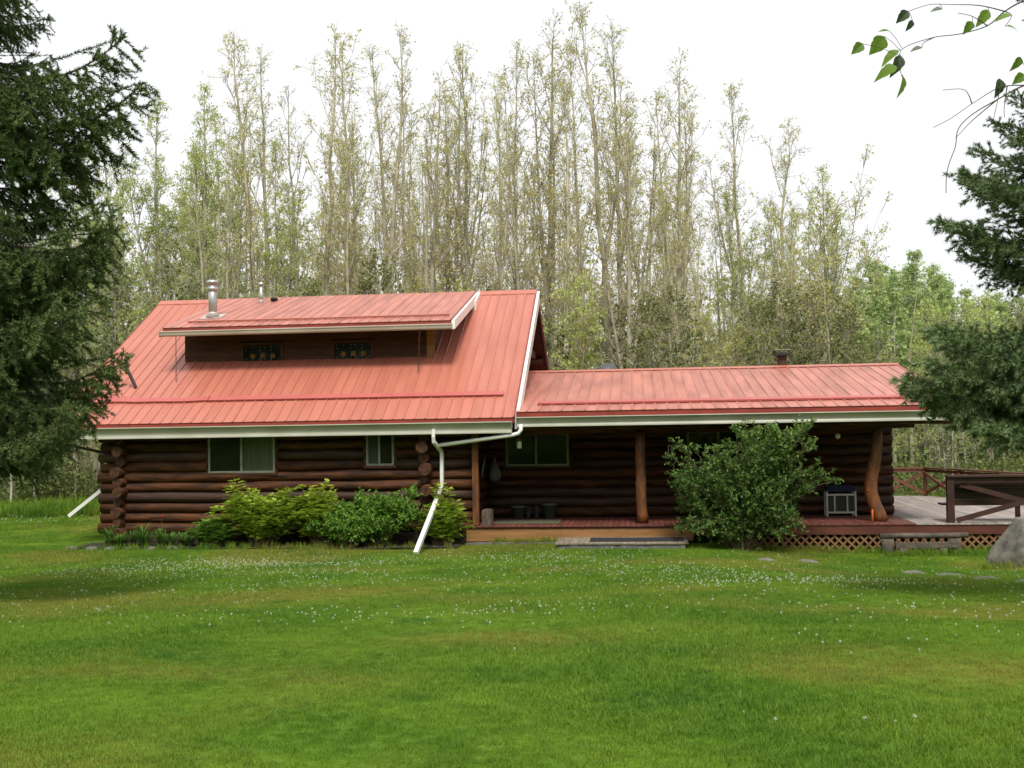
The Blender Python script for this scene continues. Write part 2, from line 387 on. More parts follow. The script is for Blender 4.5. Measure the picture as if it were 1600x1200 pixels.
MB().box(-10.9, -1.1, 12.2, 12.35, .2, 3.4).box(-1.09, 9.8, 11.5, 11.62, .2, 3.6).build('rear_wall', 'wood_dark', house)
MB().box(-11.0, -1.05, .06, .3, -.1, .30).box(-10.75, -10.5, .3, 12, -.1, .28).build('foundation', 'soil', house)
MB().beam((-11.05, .1, -.05), (-10.78, .1, .4), .2, .22).build('corner_prop', 'wood_dark', house)
MB().box(-1.075, -.915, -.06, .12, .475, 2.92).build('corner_post', 'post_wood', house)
# gable wall of the main house above the wing roof, board by board
gw = MB().add([(-1.15, .3, 2.9), (-1.15, 12.5, 2.9), (-1.15, 6.4, 6.85)], [(0, 1, 2)]).add([(-1.22, .3, 2.9), (-1.22, 12.5, 2.9), (-1.22, 6.4, 6.85)], [(2, 1, 0)]).build('gable_wall', 'wood_dark', house)
for i in range(14):
    z = 3.0 + i * .27; a = .45 + (z - 2.9) / .58 + .35; b = 12.8 - a
    if b - a > .5: MB().box(-1.148, -1.10 + .01 * (i % 2), a, b, z, z + .262).build('board', 'wood_dark', gw)

# ---- windows
def window(u0, u1, z0, z1, v, split, cur=None):
    f = MB(); t = .055
    f.box(u0, u1, v, v + .09, z0, z0 + t).box(u0, u1, v, v + .09, z1 - t, z1).box(u0, u0 + t, v + .002, v + .088, z0 + t, z1 - t).box(u1 - t, u1, v + .002, v + .088, z0 + t, z1 - t)
    m = u0 + (u1 - u0) * split
    f.box(m - .03, m + .03, v - .004, v + .084, z0 + t, z1 - t)
    wo = f.build('window', 'frame_pale', house)
    MB().box(u0 - .07, u0 - .004, v + .02, v + .16, z0 - .05, z1 + .05).box(u1 + .004, u1 + .07, v + .02, v + .16, z0 - .05, z1 + .05).box(u0 - .07, u1 + .07, v - .03, v + .15, z0 - .06, z0 - .004).build('casing', 'wood_brown', wo)
    for k, (a, b) in enumerate(((u0 + t, m - .03), (m + .03, u1 - t))):
        mm = 'glass'
        if cur is not None and k == cur[0]: mm = cur[1]
        MB().box(a - .004, b + .004, v + .03 + .012 * k, v + .036 + .012 * k, z0 + t - .004, z1 - t + .004).build('pane', mm, wo)
    return wo
window(*WIN_F[0], .02, .5, (1, 'curtain')); window(*WIN_F[1], .02, .47, (0, 'screen_grey'))
window(*WIN_P[0], 2.33, .48); window(*WIN_P[1], 2.33, .5)

# ---- roofs
def roof_panels(parent, u0, u1, v0, z0, t, v1, sp, m, skip=None, vstart=None):
    th = math.atan(t); n = int(round((u1 - u0) / sp)); w_ = (u1 - u0) / n; cache = {}
    for i in range(n):
        va = v0 if vstart is None else vstart(u0 + w_ * i)
        L = (v1 - va) / math.cos(th); key = round(L, 3)
        if key not in cache:
            W = w_ - .0012; pr = [(0, 0), (W - .052, 0), (W - .042, .019), (W - .014, .019), (W - .002, 0), (W, -.014), (0, -.014)]
            # shallow stiffening swage in the pan
            b = MB(); k = len(pr)
            vs = [(a, 0, c) for a, c in pr] + [(a, L, c) for a, c in pr]
            b.add(vs, [(j, k + j, k + (j + 1) % k, (j + 1) % k) for j in range(k)] + [tuple(range(k)), tuple(reversed(range(k, 2 * k)))])
            # screw heads along the rib line
            s_ = .25
            while s_ < L:
                b.box(W - .066, W - .056, s_, s_ + .010, .0, .006); s_ += .62
            cache[key] = b.data('roof_panel', m)
        o = link('roof_panel', cache[key], parent); o.location = (u0 + w_ * i, va, z0 + t * (va - v0) + .016 + .0012 * (i % 2)); o.rotation_euler = (th + rs.uniform(-.0006, .0006), 0, 0)

def slab(b, u0, u1, va, za, vb, zb, th):
    b.add([(u0, va, za), (u1, va, za), (u1, vb, zb), (u0, vb, zb), (u0, va, za - th), (u1, va, za - th), (u1, vb, zb - th), (u0, vb, zb - th)],
          [(0, 1, 2, 3), (7, 6, 5, 4), (4, 5, 1, 0), (5, 6, 2, 1), (6, 7, 3, 2), (7, 4, 0, 3)])
GUT = [(.002, 0), (-.150, 0), (-.156, -.022), (-.100, -.045), (-.072, -.090), (-.052, -.150), (-.046, -.205), (-.060, -.245), (-.110, -.275), (-.112, -.298), (.002, -.300)]
GUT2 = [(.002, -.004), (-.105, 0), (-.112, -.025), (-.092, -.06), (-.08, -.12), (-.055, -.150), (.002, -.152)]
def gutter(parent, u0, u1, v, z, prof, m):
    g = MB().prism([(v + a, z + b) for a, b in prof][::-1], (u0, u1)).build('gutter', m, parent)
    MB().box(u0 - .012, u0 - .002, v - .115, v + .005, z - .17, z + .005).box(u1 + .002, u1 + .012, v - .115, v + .005, z - .17, z + .005).build('end_cap', m, g)
    return g

# main roof
U0, U1, VE, ZE, T, VR = -12.4, .10, -.5, 3.25, .58, 6.4; ZR = ZE + T * (VR - VE)
b = MB(); slab(b, U0, U1, VE, ZE, VR, ZR, .16); slab(b, U0, U1, VR + .001, ZR, 2 * VR - VE, ZE, .16)
mr = b.build('main_roof', 'wood_brown', house)
roof_panels(mr, U0, U1, VE - .03, ZE - .017, T, VR, .286, 'roof_red')
b = MB(); slab(b, U0, U1, VR + .02, ZR + .01, 2 * VR - VE + .03, ZE - .01, .01); b.build('rear_sheeting', 'roof_red', mr)
MB().prism([(VR - .20, ZR - .20 * T + .042), (VR, ZR + .065), (VR + .20, ZR - .20 * T + .042), (VR + .20, ZR - .20 * T + .030), (VR, ZR + .05), (VR - .20, ZR - .20 * T + .030)][::-1], (U0 - .02, U1 + .02)).build('ridge_cap', 'roof_red', mr)
MB().box(U0 + .01, U1 - .01, VE - .045, VE - .006, ZE - .135, ZE - .030).build('eave_trim', 'trim_red', mr)
gutter(mr, U0 + .05, U1 - .06, VE - .008, ZE - .10, GUT, 'gutter_white')
def barge(parent, u, va, za, vb, zb, h, th, m, drop=0.):
    MB().add([(u, va, za - drop), (u + th, va, za - drop), (u + th, vb, zb - drop), (u, vb, zb - drop), (u, va, za - h), (u + th, va, za - h), (u + th, vb, zb - h), (u, vb, zb - h)],
             [(0, 1, 2, 3), (7, 6, 5, 4), (4, 5, 1, 0), (5, 6, 2, 1), (6, 7, 3, 2), (7, 4, 0, 3)]).build('barge_board', m, parent)
barge(mr, U1 + .002, VE + .1, ZE + .058, VR, ZR, .36, .105, 'white_metal', -.012)
barge(mr, U1 - .004, VE - .02, ZE + .012, VR, ZR + .024, .004, .03, 'trim_red', -.03)
barge(mr, U1 + .002, VR + .005, ZR, 2 * VR - VE, ZE, .24, .03, 'wood_brown', .04)
barge(mr, U1 + .003, VR + .003, ZR, 2 * VR - VE, ZE, .04, .045, 'trim_red', -.04)
barge(mr, U0 - .034, VE - .02, ZE, VR, ZR, .2, .03, 'trim_red', -.02)
for vv in (6.4, 9.4):     # purlin logs carrying the gable overhang
    zz = ZR - T * abs(vv - VR) - .34
    log(mr, (-1.2, vv, zz), 1.2, 0, .13, 'log', 'purlin')
MB().beam((-.25, 4.0, 5.35), (-.25, 8.8, 5.35), .14, .22).build('gable_tie', 'wood_brown', mr)
# snow guard, its left end bent up
def guard(parent, u0, u1, v, z0, v0, t, wd, m, n=40, wav=None, lift=.021):
    c, s_ = math.cos(math.atan(t)), math.sin(math.atan(t)); b = MB(); vs = []; fs = []
    for i in range(n + 1):
        u = u0 + (u1 - u0) * i / n; dv = wav(u) if wav else 0
        zb = z0 + t * (v - v0)
        for a, h in ((dv * .3, lift), (wd + dv, lift), (wd + dv, lift + .05 + .3 * abs(dv)), (dv * .3, lift + .045)):
            vs.append((u, v + a * c - h * s_, zb + a * s_ + h * c + .016))
    for i in range(n):
        for j in range(4): fs.append((i * 4 + j, i * 4 + (j + 1) % 4, i * 4 + 4 + (j + 1) % 4, i * 4 + 4 + j))
    fs += [(0, 1, 2, 3), (n * 4 + 3, n * 4 + 2, n * 4 + 1, n * 4)]
    return b.add(vs, fs).build('snow_guard', m, parent)
guard(mr, -8.35, -.28, .42, ZE, VE, T, .19, 'guard_pink')
guard(mr, -12.3, -8.37, .42, ZE, VE, T, .20, 'guard_pink', wav=lambda u: .07 * math.sin((u + 12.3) * 1.6) * min(1, (u + 12.3) / 1.0) + .03 * math.sin(u * 5))

# dormer
D0, D1, DV, DZ = -10.12, -1.82, 1.5, 5.95; DT = (ZR + .05 - DZ) / (VR - DV)
b = MB(); slab(b, D0, D1, DV, DZ, VR, DZ + DT * (VR - DV), .13); dm = b.build('dormer_roof', 'wood_brown', house)
roof_panels(dm, D0, D1, DV - .03, DZ - .008, DT, VR - .02, .286, 'roof_red_dusty')
MB().box(D0 + .01, D1 - .01, DV - .04, DV - .004, DZ - .115, DZ - .026).build('eave_trim', 'trim_red', dm)
gutter(dm, D0 - .06, D1 + .02, DV - .006, DZ - .095, GUT2, 'cream_metal')
barge(dm, D1 + .002, DV - .02, DZ, VR - .02, DZ + DT * (VR - DV), .24, .10, 'white_metal', -.008)
barge(dm, D1 - .004, DV - .03, DZ + .016, VR - .02, DZ + .016 + DT * (VR - DV), .004, .03, 'trim_red', -.03)
MB().add([(D1 + .004, VR - 1.15, 6.52), (D1 + .13, VR - 1.15, 6.52), (D1 + .13, VR - .1, 7.12), (D1 + .004, VR - .1, 7.12), (D1 + .004, VR - 1.15, 6.86), (D1 + .13, VR - 1.15, 6.86), (D1 + .13, VR - .1, 7.26), (D1 + .004, VR - .1, 7.26)],
         [(0, 3, 2, 1), (4, 5, 6, 7), (0, 1, 5, 4), (1, 2, 6, 5), (2, 3, 7, 6), (3, 0, 4, 7)]).build('barge_end', 'white_metal', dm)
guard(dm, D0 + .5, D1 - .15, DV + .55, DZ, DV, DT, .07, 'roof_red', lift=.022)
W0, W1, WV = -9.87, -2.55, 2.55
dw = MB().box(W0, W1, WV + .02, WV + .1, 4.9, 6.1).build('dormer_wall', 'wood_dark', house)
DWIN = [(-8.13, -7.02), (-5.42, -4.34)]
for i in range(5):
    z = 4.92 + i * .225; x = W0
    for a, c in (DWIN if z < 5.45 else []):
        MB().box(x, a - .09, WV - .02 - .006 * (i % 2), WV + .018, z, z + .219).build('plank', 'wood_brown', dw); x = c + .09
    MB().box(x, W1, WV - .02 - .006 * (i % 2), WV + .018, z, z + .219).build('plank', 'wood_brown', dw)
for a, c in DWIN:
    f = MB(); z0, z1 = 5.03, 5.47
    f.box(a - .088, a, WV - .045, WV + .015, z0 - .06, z1 + .08).box(c, c + .088, WV - .045, WV + .015, z0 - .06, z1 + .08).box(a, c, WV - .047, WV + .013, z1, z1 + .08).box(a, c, WV - .047, WV + .013, z0 - .06, z0)
    f = f.build('dormer_window', 'wood_brown', dw)
    # (sub-part level reached: panes and coloured glass share the frame's parent)
    MB().box(a, c, WV - .012, WV - .004, z0, z1).build('pane', 'glass', dw)
    g = MB(); n = 6
    for i in range(n):
        for j, z in enumerate((z0 + .045, z1 - .05, z1 - .15)):
            if j == 2 and i % 2: continue
            x = a + (c - a) * (i + .5 + .12 * ((i * 7 + j * 3) % 3 - 1)) / n; g.beam((x, WV - .0165, z - .012), (x, WV - .0165, z + .012), .024, .006, (0, 1, 0))
    g.build('white_glass', 'glass_white', dw)
    g = MB()
    for k in range(3):
        x = a + (c - a) * (.24 + .27 * k); q = .075
        g.add([(x - q, WV - .018, z0 + .07), (x + q, WV - .018, z0 + .07), (x + q * (.9 if k else .3), WV - .018, z0 + .19 + .03 * (k % 2)), (x - q * (.8 if k else .2), WV - .018, z0 + .20)], [(0, 1, 2, 3)])
        g.add([(x - q, WV - .0125, z0 + .07), (x + q, WV - .0125, z0 + .07), (x + q * .9, WV - .0125, z0 + .19), (x - q * .8, WV - .0125, z0 + .2)], [(3, 2, 1, 0)])
    g.build('amber_glass', 'glass_amber', dw)
def cheek(u, th):
    za = ZE + T * (WV - VE); vb = VR - .3
    MB().add([(u, WV, za - .05), (u, WV, 5.95), (u, vb, DZ + DT * (vb - DV) - .1), (u, vb, ZE + T * (vb - VE) - .05), (u + th, WV, za - .05), (u + th, WV, 5.95), (u + th, vb, DZ + DT * (vb - DV) - .1), (u + th, vb, ZE + T * (vb - VE) - .05)],
             [(0, 3, 2, 1), (4, 5, 6, 7), (0, 1, 5, 4), (1, 2, 6, 5), (2, 3, 7, 6), (3, 0, 4, 7)]).build('dormer_cheek', 'wood_brown', house)
cheek(W1 + .003, .05); cheek(W0 - .053, .05)
MB().box(W1 - .16, W1 + .06, WV - .06, WV - .03, 4.95, 5.84).build('corner_board', 'fir_board', dw)
# flue, vents and other roof fittings
def pipe(name, u, v, z, r, h, m, capr, caph, flash=True):
    p = MB().lathe([(r, -.12), (r, h)], 18, (u, v)).build(name, m, house, True); p.location.z = z
    if flash:
        f = MB(); t = DT; q = r * 2.6
        f.add([(u - q, v - q, -t * q - .01 + .05), (u + q, v - q, -t * q - .01 + .05), (u + q, v + q, t * q + .05), (u - q, v + q, t * q + .05)], [(0, 1, 2, 3)])
        f.lathe([(r * 1.9, .0), (r * 1.15, .14), (r * 1.2, .16)], 18, (u, v)); f.build('flashing', 'flash', p, True)
    c = MB().lathe([(r * 1.02, h - .30), (capr, h - .285), (capr, h - .20), (r * 1.05, h - .185), (r * 1.05, h - .10), (capr * 1.1, h - .085), (capr * 1.1, h - .02), (capr * .8, h + .02), (.01, h + .035)] if caph else [(r * 1.0, h - .05), (capr, h - .04), (capr, h + .03), (capr * .3, h + .07), (.01, h + .075)], 18, (u, v))
    c.build('cap', m, p, True); return p
pipe('chimney_flue', -9.25, 3.02, 6.36, .125, 1.10, 'galv', .17, 1)
pipe('vent_pipe', -8.57, 5.3, 6.96, .055, .66, 'galv', .09, 0)
MB().lathe([(.10, -.06), (.10, .08), (.12, .085), (.12, .14), (.02, .17)], 14, (-8.25, 5.6)).build('roof_vent', 'black_cap', house, True).location.z = 7.06
MB().tube([(-10.75, 1.22, 4.16), (-10.80, 1.18, 4.32), (-10.98, 1.06, 4.80), (-11.0, 1.05, 4.95), (-11.0, 1.05, 5.15)], .048, 10).build('bent_pipe', 'dark_metal', house, True)
ch = MB()
for i in range(24):
    z = 5.72 - i * .049; c0 = (-2.70 - .0035 * i, 1.43 + .006 * i, z)
    pts = [(c0[0] + .017 * math.cos(a) * (i % 2), c0[1] + .017 * math.cos(a) * (1 - i % 2), c0[2] + .034 * math.sin(a)) for a in [k * PI / 4 for k in range(9)]]
    ch.tube(pts, .006, 4, False)
ch.build('rain_chain', 'rust', house)
MB().tube([(-9.72, 1.47, 5.76), (-9.72, 1.46, 4.42)], .012, 6).build('rain_rod', 'dark_metal', house)

# wing roof
X0, X1, WE, WZ, WT, WR = -1.05, 11.12, -.4, 3.38, .19, 6.3; WRZ = WZ + WT * (WR - WE)
b = MB(); slab(b, .14, X1, WE, WZ, WR, WRZ, .15); slab(b, X0, .138, .35, WZ + WT * .75, WR, WRZ, .15); slab(b, X0, X1, WR + .001, WRZ, 2 * WR - WE, WZ, .15)
wr = b.build('wing_roof', 'wood_brown', house)
roof_panels(wr, .145, X1, WE - .03, WZ - .006, WT, WR, .300, 'roof_red_dusty')
roof_panels(wr, X0, .142, .35, WZ + WT * .75, WT, WR, .300, 'roof_red_dusty')
b = MB(); slab(b, X0, X1, WR + .02, WRZ + .01, 2 * WR - WE + .03, WZ - .01, .01); b.build('rear_sheeting', 'roof_red_dusty', wr)
MB().prism([(WR - .20, WRZ - .20 * WT + .046), (WR, WRZ + .07), (WR + .20, WRZ - .20 * WT + .046), (WR + .20, WRZ - .20 * WT + .034), (WR, WRZ + .055), (WR - .20, WRZ - .20 * WT + .034)][::-1], (X0, X1 + .02)).build('ridge_cap', 'roof_red', wr)
MB().box(.15, X1 - .01, WE - .042, WE - .004, WZ - .150, WZ - .026).build('eave_trim', 'trim_red', wr)
gutter(wr, .16, X1 + .03, WE - .008, WZ - .13, [(a * 1., c * .84) for a, c in GUT], 'gutter_white')
guard(wr, .62, X1 - .3, WE + .78, WZ, WE, WT, .30, 'guard_pink')
barge(wr, X1 + .002, WE - .02, WZ, WR, WRZ, .2, .03, 'trim_red', -.03)
log(wr, (-.9, .55, 2.92), 11.05, 0, .125, 'log', 'header_log')
log(wr, (-.9, .18, 2.97), 11.95, 0, .075, 'log', 'rafter_log')
for i in range(12):
    u = .4 + i * .92; z0 = WZ - .2
    MB().beam((u, WE + .05, z0), (u, 2.5, z0 + WT * 2.9), .09, .1).build('rafter', 'wood_brown', wr)
p = MB().box(7.60, 7.86, 6.45, 6.71, 4.5, 5.10).build('wing_chimney', 'rust', house)
MB().box(7.50, 7.96, 6.35, 6.81, 5.03, 5.10).box(7.50, 7.53, 6.35, 6.38, 5.1, 5.20).box(7.93, 7.96, 6.35, 6.38, 5.1, 5.20).box(7.50, 7.53, 6.78, 6.81, 5.1, 5.20).box(7.93, 7.96, 6.78, 6.81, 5.1, 5.20).build('chimney_collar', 'black_cap', p)
MB().box(7.49, 7.97, 6.34, 6.82, 5.2, 5.225).build('chimney_lid', 'galv', p)

# downspouts
def spout(name, pts, r, m, parent, n=4):
    return MB().tube(pts, r, n, sq=(n == 4)).build(name, m, parent, n > 4)
ds = spout('downspout', [(-1.96, -.60, 2.98), (-1.97, -.60, 2.78), (-1.97, -.57, 2.66), (-1.86, -.12, 2.40), (-1.85, -.09, 2.3), (-1.86, -.09, 1.56), (-1.87, -.12, 1.48), (-1.92, -.55, 1.16)], .058, 'white_metal', house)
spout('spout_extension', [(-1.915, -.48, 1.21), (-2.07, -2.55, .06)], .072, 'white_metal', ds)
spout('spout_branch', [(.26, -.50, 3.06), (.27, -.52, 2.93), (.20, -.52, 2.84), (.06, -.53, 2.80), (-.1, -.53, 2.78), (-1.88, -.35, 2.56)], .052, 'white_metal', ds, 8)
d2 = spout('downspout', [(-12.2, -.58, 2.9), (-12.1, -.55, 2.78), (-11.42, .35, 2.5), (-11.40, .42, 2.4), (-11.40, .42, 1.52), (-11.42, .41, 1.45)], .05, 'dark_metal', house)
spout('spout_extension', [(-11.38, .40, 1.47), (-12.28, .28, .76)], .066, 'white_metal', d2)

# ================================================================== DECK AND PORCH FLOOR
ZD = .46
deck = hthing('wooden_deck', 'red-brown wooden porch deck widening to a grey weathered terrace', 'deck', 0, 0, 0)
def deck_back(u):
    if u < 10.05: return 2.28
    if u < 12.6: return 9.2
    if u < 14.3: return 9.2 - (u - 12.6) * 2.35
    return 5.2
bc = {}
n = 108; u = -1.25; pitch_ = .146
i = 0
while u < 14.45:
    vb = deck_back(u + .07); g = u > 9.95
    key = (round(vb, 1), g)
    if key not in bc:
        bc[key] = MB().box(0, .136, 0, vb + .10, 0, .035, b=.004).data('board', 'deck_grey' if g else 'deck_red')
    o = link('board', bc[key], deck); o.location = (u, -.10 + rs.uniform(-.004, .004), ZD - .035 + rs.uniform(-.0015, .0015)); u += pitch_
MB().box(-1.25, 4.55, -.052, -.02, ZD - .085, ZD - .038).build('nosing', 'fascia_red', deck)
for a, c in ((-1.25, 1.22), (1.225, 4.55)): MB().box(a, c, -.045, -.01, .06, ZD - .087).build('fir_fascia', 'fir_board', deck)
for a, c in ((4.56, 9.3), (9.304, 14.45)): MB().box(a, c, -.075, -.035, ZD - .265, ZD - .038).build('fascia', 'fascia_red', deck)
MB().box(14.46, 14.50, -.075, 5.2, ZD - .265, ZD - .038).build('side_fascia', 'fascia_red', deck)
for a in range(9):
    uu = 5.0 + a * 1.15; MB().box(uu - .05, uu + .05, .3, .4, -.4, ZD - .04).build('footing_post', 'wood_dark', deck)
jb = MB()
for a in range(10): jb.box(-1.2, 14.4, .12 + a * .24, .16 + a * .24, ZD - .2, ZD - .037)
jb.build('joists', 'wood_dark', deck)
# lattice skirt: crossing strips clipped to the opening
def lattice(u0, u1, z0, z1, v):
    h = z1 - z0
    for s_, dv in ((1, 0), (-1, -.009)):
        m = MB(); k = u0 - h
        while k < u1:
            a0, a1 = k, k + h
            za, zb = (z0, z1) if s_ > 0 else (z1, z0)
            # clip
            c0 = max(a0, u0); c1 = min(a1, u1)
            if c1 - c0 > .04:
                f0 = (c0 - a0) / h; f1 = (c1 - a0) / h
                m.beam((c0, v + dv, za + (zb - za) * f0), (c1, v + dv, za + (zb - za) * f1), .007, .040, (0, 1, 0)) if False else m.beam((c0, v + dv, za + (zb - za) * f0), (c1, v + dv, za + (zb - za) * f1), 0.048, .007, (0, 1, 0))
            k += .205
        tag(m.build('lattice', 'lattice_tan', deck), kind='stuff')
lattice(5.2, 14.4, -.30, ZD - .265, -.02)
# terrace railings
def rail(pts, h, m, posts, top_w=.14, braces=True):
    for a, c in zip(pts[:-1], pts[1:]):
        A = Vector((*a, ZD)); B = Vector((*c, ZD)); d = (B - A).normalized()
        MB().beam(A + Vector((0, 0, h)) - d * .02, B + Vector((0, 0, h)) + d * .02, top_w, .045).build('top_rail', m, deck)
        MB().beam(A + Vector((0, 0, h - .09)), B + Vector((0, 0, h - .09)), .04, .09).build('rail', m, deck)
        if braces:
            nrm = Vector((d.y, -d.x, 0))
            for k, (z0, z1) in enumerate(((.06, h - .14), (h - .14, .06))):
                MB().beam(A + Vector((0, 0, z0)) + nrm * (.03 + .045 * k), B + Vector((0, 0, z1)) + nrm * (.03 + .045 * k), .04, .09).build('brace', m, deck)
    for p_ in posts:
        MB().box(p_[0] - .05, p_[0] + .05, p_[1] - .05, p_[1] + .05, ZD - .02, ZD + h - .024).build('rail_post', m, deck)
RB = [(9.95, 9.05), (11.2, 9.05), (12.55, 9.05), (13.2, 7.5), (13.85, 6.0), (14.35, 5.0)]
rail(RB, .92, 'rail_red', RB[1:])
rail([(14.36, 5.0), (14.36, 3.2), (14.36, 1.5), (14.36, .1)], .92, 'rail_red', [(14.36, 3.2), (14.36, 1.5)])
# front railing with big crossed braces, a built-in bench behind it
FR = [(10.85, .06), (14.36, .06)]
for p_ in (FR[0], FR[1]): MB().box(p_[0] - .085, p_[0] + .085, p_[1] - .06, p_[1] + .06, ZD - .02, 1.58).build('rail_post', 'rail_dark', deck)
MB().box(10.77, 14.42, -.05, .17, 1.585, 1.63).build('top_rail', 'rail_dark', deck)
MB().box(10.94, 14.27, .03, .09, 1.44, 1.583).build('rail', 'rail_dark', deck)
MB().beam((10.98, .02, .52), (14.25, .02, 1.42), .05, .12).build('brace', 'rail_dark', deck)
MB().beam((11.1, .105, 1.40), (14.25, .105, .52), .05, .12).build('brace', 'rail_dark', deck)
for k in range(4): MB().box(10.96, 14.25, .32 + .012 * (k % 2), .36 + .012 * (k % 2), .86 + k * .148, 1.004 + k * .148).build('bench_back_board', 'wood_dark', deck)
for k in range(3): MB().box(10.75, 14.2, .40 + k * .15, .54 + k * .15, .86, .90).build('bench_seat_board', 'rail_dark', deck)
for uu in (10.9, 12.55, 14.1): MB().box(uu - .05, uu + .05, .37, .46, ZD, .855).build('bench_leg', 'rail_dark', deck)
# porch posts
def post(u, v, pts, rad, label, nm):
    m = MB(); K = len(pts)
    m.tube(pts, rad, 14, wob=.03, rng=random.Random(3))
    for k in range(5):      # knots
        q = random.Random(k + int(u * 10)); i = q.randint(1, K - 2); a = q.uniform(PI, 2 * PI); r = rad[i]
        c = Vector(pts[i]) + Vector((math.cos(a) * r * .93, math.sin(a) * r * .93, q.uniform(-.1, .1)))
        m.tube([c - Vector((math.cos(a), math.sin(a), 0)) * .02, c + Vector((math.cos(a), math.sin(a), .2)) * .03], [.045, .022], 7)
    t = hthing(nm, label, 'post', u, v, ZD); m.build('trunk', 'post_wood', t, True)
    return t
post(3.29, .45, [(0, 0, 0), (-.01, 0, .25), (-.03, 0, .6), (-.025, 0, 1.1), (-.03, 0, 1.6), (-.02, 0, 2.0), (-.02, 0, 2.36)], [.150, .140, .132, .134, .128, .128, .125], 'straight peeled log post holding up the porch roof', 'porch_post')
post(9.26, .62, [(.03, 0, 0), (-.02, 0, .18), (-.12, 0, .42), (-.20, 0, .75), (-.19, 0, 1.05), (-.10, 0, 1.4), (-.03, 0, 1.75), (-.01, 0, 2.05), (.0, 0, 2.33)], [.20, .185, .17, .165, .165, .155, .145, .135, .13], 'crooked bowed log post at the end of the porch', 'porch_post')

# ================================================================== THINGS ON AND AROUND THE PORCH
# low step with planks and a runner mat
sz = .17
st = hthing('entry_step', 'low grey plank step on the lawn in front of the porch', 'step', 1.15, -1.45, 0)
MB().box(.06, 3.14, .03, 1.20, -.12, sz - .04).build('step_frame', 'concrete', st)
bd = MB().box(0, .176, 0, 1.27, 0, .038, b=.004).data('plank', 'step_grey')
for i in range(18):
    o = link('plank', bd, st); o.location = (i * .1785, rs.uniform(-.012, .012), sz - .038 + rs.uniform(-.002, .002)); o.rotation_euler = (0, 0, rs.uniform(-.004, .004))
t = hthing('runner_mat', 'long dark rubber runner mat lying on the grey plank step', 'mat', 1.98, -1.22, sz + .006)
MB().box(0, 2.28, 0, .78, 0, .012).build('mat_sheet', 'mat_black', t)
t = hthing('door_mat', 'wide sand coloured mat on the porch boards below the window', 'mat', -.62, .42, ZD + .004)
MB().box(0, 1.75, 0, 1.0, 0, .014).build('mat_sheet', 'mat_sand', t)
# split firewood round by the corner post
t = hthing('firewood_block', 'short split block of firewood standing beside the corner post', 'firewood', -.72, .12, ZD)
MB().add([(-.13, -.08, 0), (.13, -.10, 0), (.15, .08, 0), (-.02, .15, 0), (-.14, .08, 0), (-.13, -.08, .40), (.12, -.10, .425), (.15, .08, .41), (-.02, .15, .42), (-.14, .08, .39)],
         [(4, 3, 2, 1, 0), (5, 6, 7, 8, 9), (0, 1, 6, 5), (1, 2, 7, 6), (2, 3, 8, 7), (3, 4, 9, 8), (4, 0, 5, 9)]).build('split_wood', 'bark_spruce', t)
# hanging lantern under the eave
t = hthing('hanging_lantern', 'small white lantern with a copper cap hanging from the porch eave', 'lantern', .14, .18, 2.42)
MB().lathe([(.055, .02), (.062, .03), (.062, .19), (.05, .20)], 6).build('glass_body', 'white_metal', t)
MB().lathe([(.105, .225), (.10, .235), (.03, .275), (.012, .29)], 12).build('cap', 'fir_board', t, True)
MB().lathe([(.058, .2), (.058, .226)], 8).lathe([(.066, .0), (.066, .022)], 8).build('rim', 'rust', t)
MB().tube([(0, 0, .285), (0, 0, .50)], .006, 5).build('cord', 'black_cap', t)
for uu, vv, zz, nm, lb in ((8.35, 1.0, 2.62, 'glass_ornament', 'round clear glass ornament hanging near the crooked post'), (4.05, .8, 2.27, 'wind_chime', 'glinting metal wind chime hanging beside the big bush')):
    t = hthing(nm, lb, 'ornament', uu, vv, zz)
    if nm == 'glass_ornament':
        MB().lathe([(.005, -.075), (.05, -.055), (.07, 0), (.05, .055), (.015, .075)], 14).build('globe', 'bulb', t, True)
        MB().tube([(0, 0, .07), (0, 0, .62)], .004, 4).build('cord', 'black_cap', t)
    else:
        MB().lathe([(.09, .17), (.09, .185), (.02, .2)], 12).build('disc', 'galv', t, True)
        for k in range(5):
            a = k * 2 * PI / 5; MB().tube([(.07 * math.cos(a), .07 * math.sin(a), .17), (.07 * math.cos(a), .07 * math.sin(a), -.08 - .03 * k)], .012, 6).build('chime_tube', 'galv', t)
        MB().tube([(0, 0, .195), (0, 0, .8)], .004, 4).build('cord', 'black_cap', t)
# wall hangings left of the porch window
t = hthing('pale_sack', 'pale teardrop shaped sack hanging on the porch log wall', 'bag', -.78, 2.20, 1.45)
MB().lathe([(.03, -.0), (.14, .06), (.19, .18), (.17, .32), (.10, .48), (.04, .62), (.035, .70)], 12).build('sack', 'fabric_white', t, True)
t = hthing('wall_plaque', 'tilted pale rectangular plaque on the wall by the corner post', 'plaque', -.965, 1.2, 1.9)
MB().beam((0, -.22, -.15), (.03, .22, .2), .02, .32, (0, 1, .3)).build('board', 'pale_paper', t)
# row of dark boots and planters along the wall
for k, (uu, lb) in enumerate(((-.1, 'black planter tub against the porch wall under the window'), (.75, 'larger black planter tub beside the boots on the porch'))):
    t = hthing('planter_tub', lb, 'planter', uu, 2.0, ZD)
    MB().lathe([(.15, 0), (.20, .30 + .06 * k), (.215, .30 + .06 * k), (.215, .34 + .06 * k), (.17, .335 + .06 * k)], 14).build('tub', 'planter', t, True)
for k in range(2):
    t = hthing('rubber_boot', 'dark rubber boot standing on the porch under the window', 'boot', .18 + .23 * k, 1.85, ZD, group='pair of boots under the porch window')
    MB().tube([(0, -.16, .05), (0, -.10, .06), (0, .0, .075), (0, .04, .12), (0, .05, .22), (0, .05, .34)], [.035, .055, .058, .06, .062, .068], 10).build('boot_shell', 'mat_black', t, True)
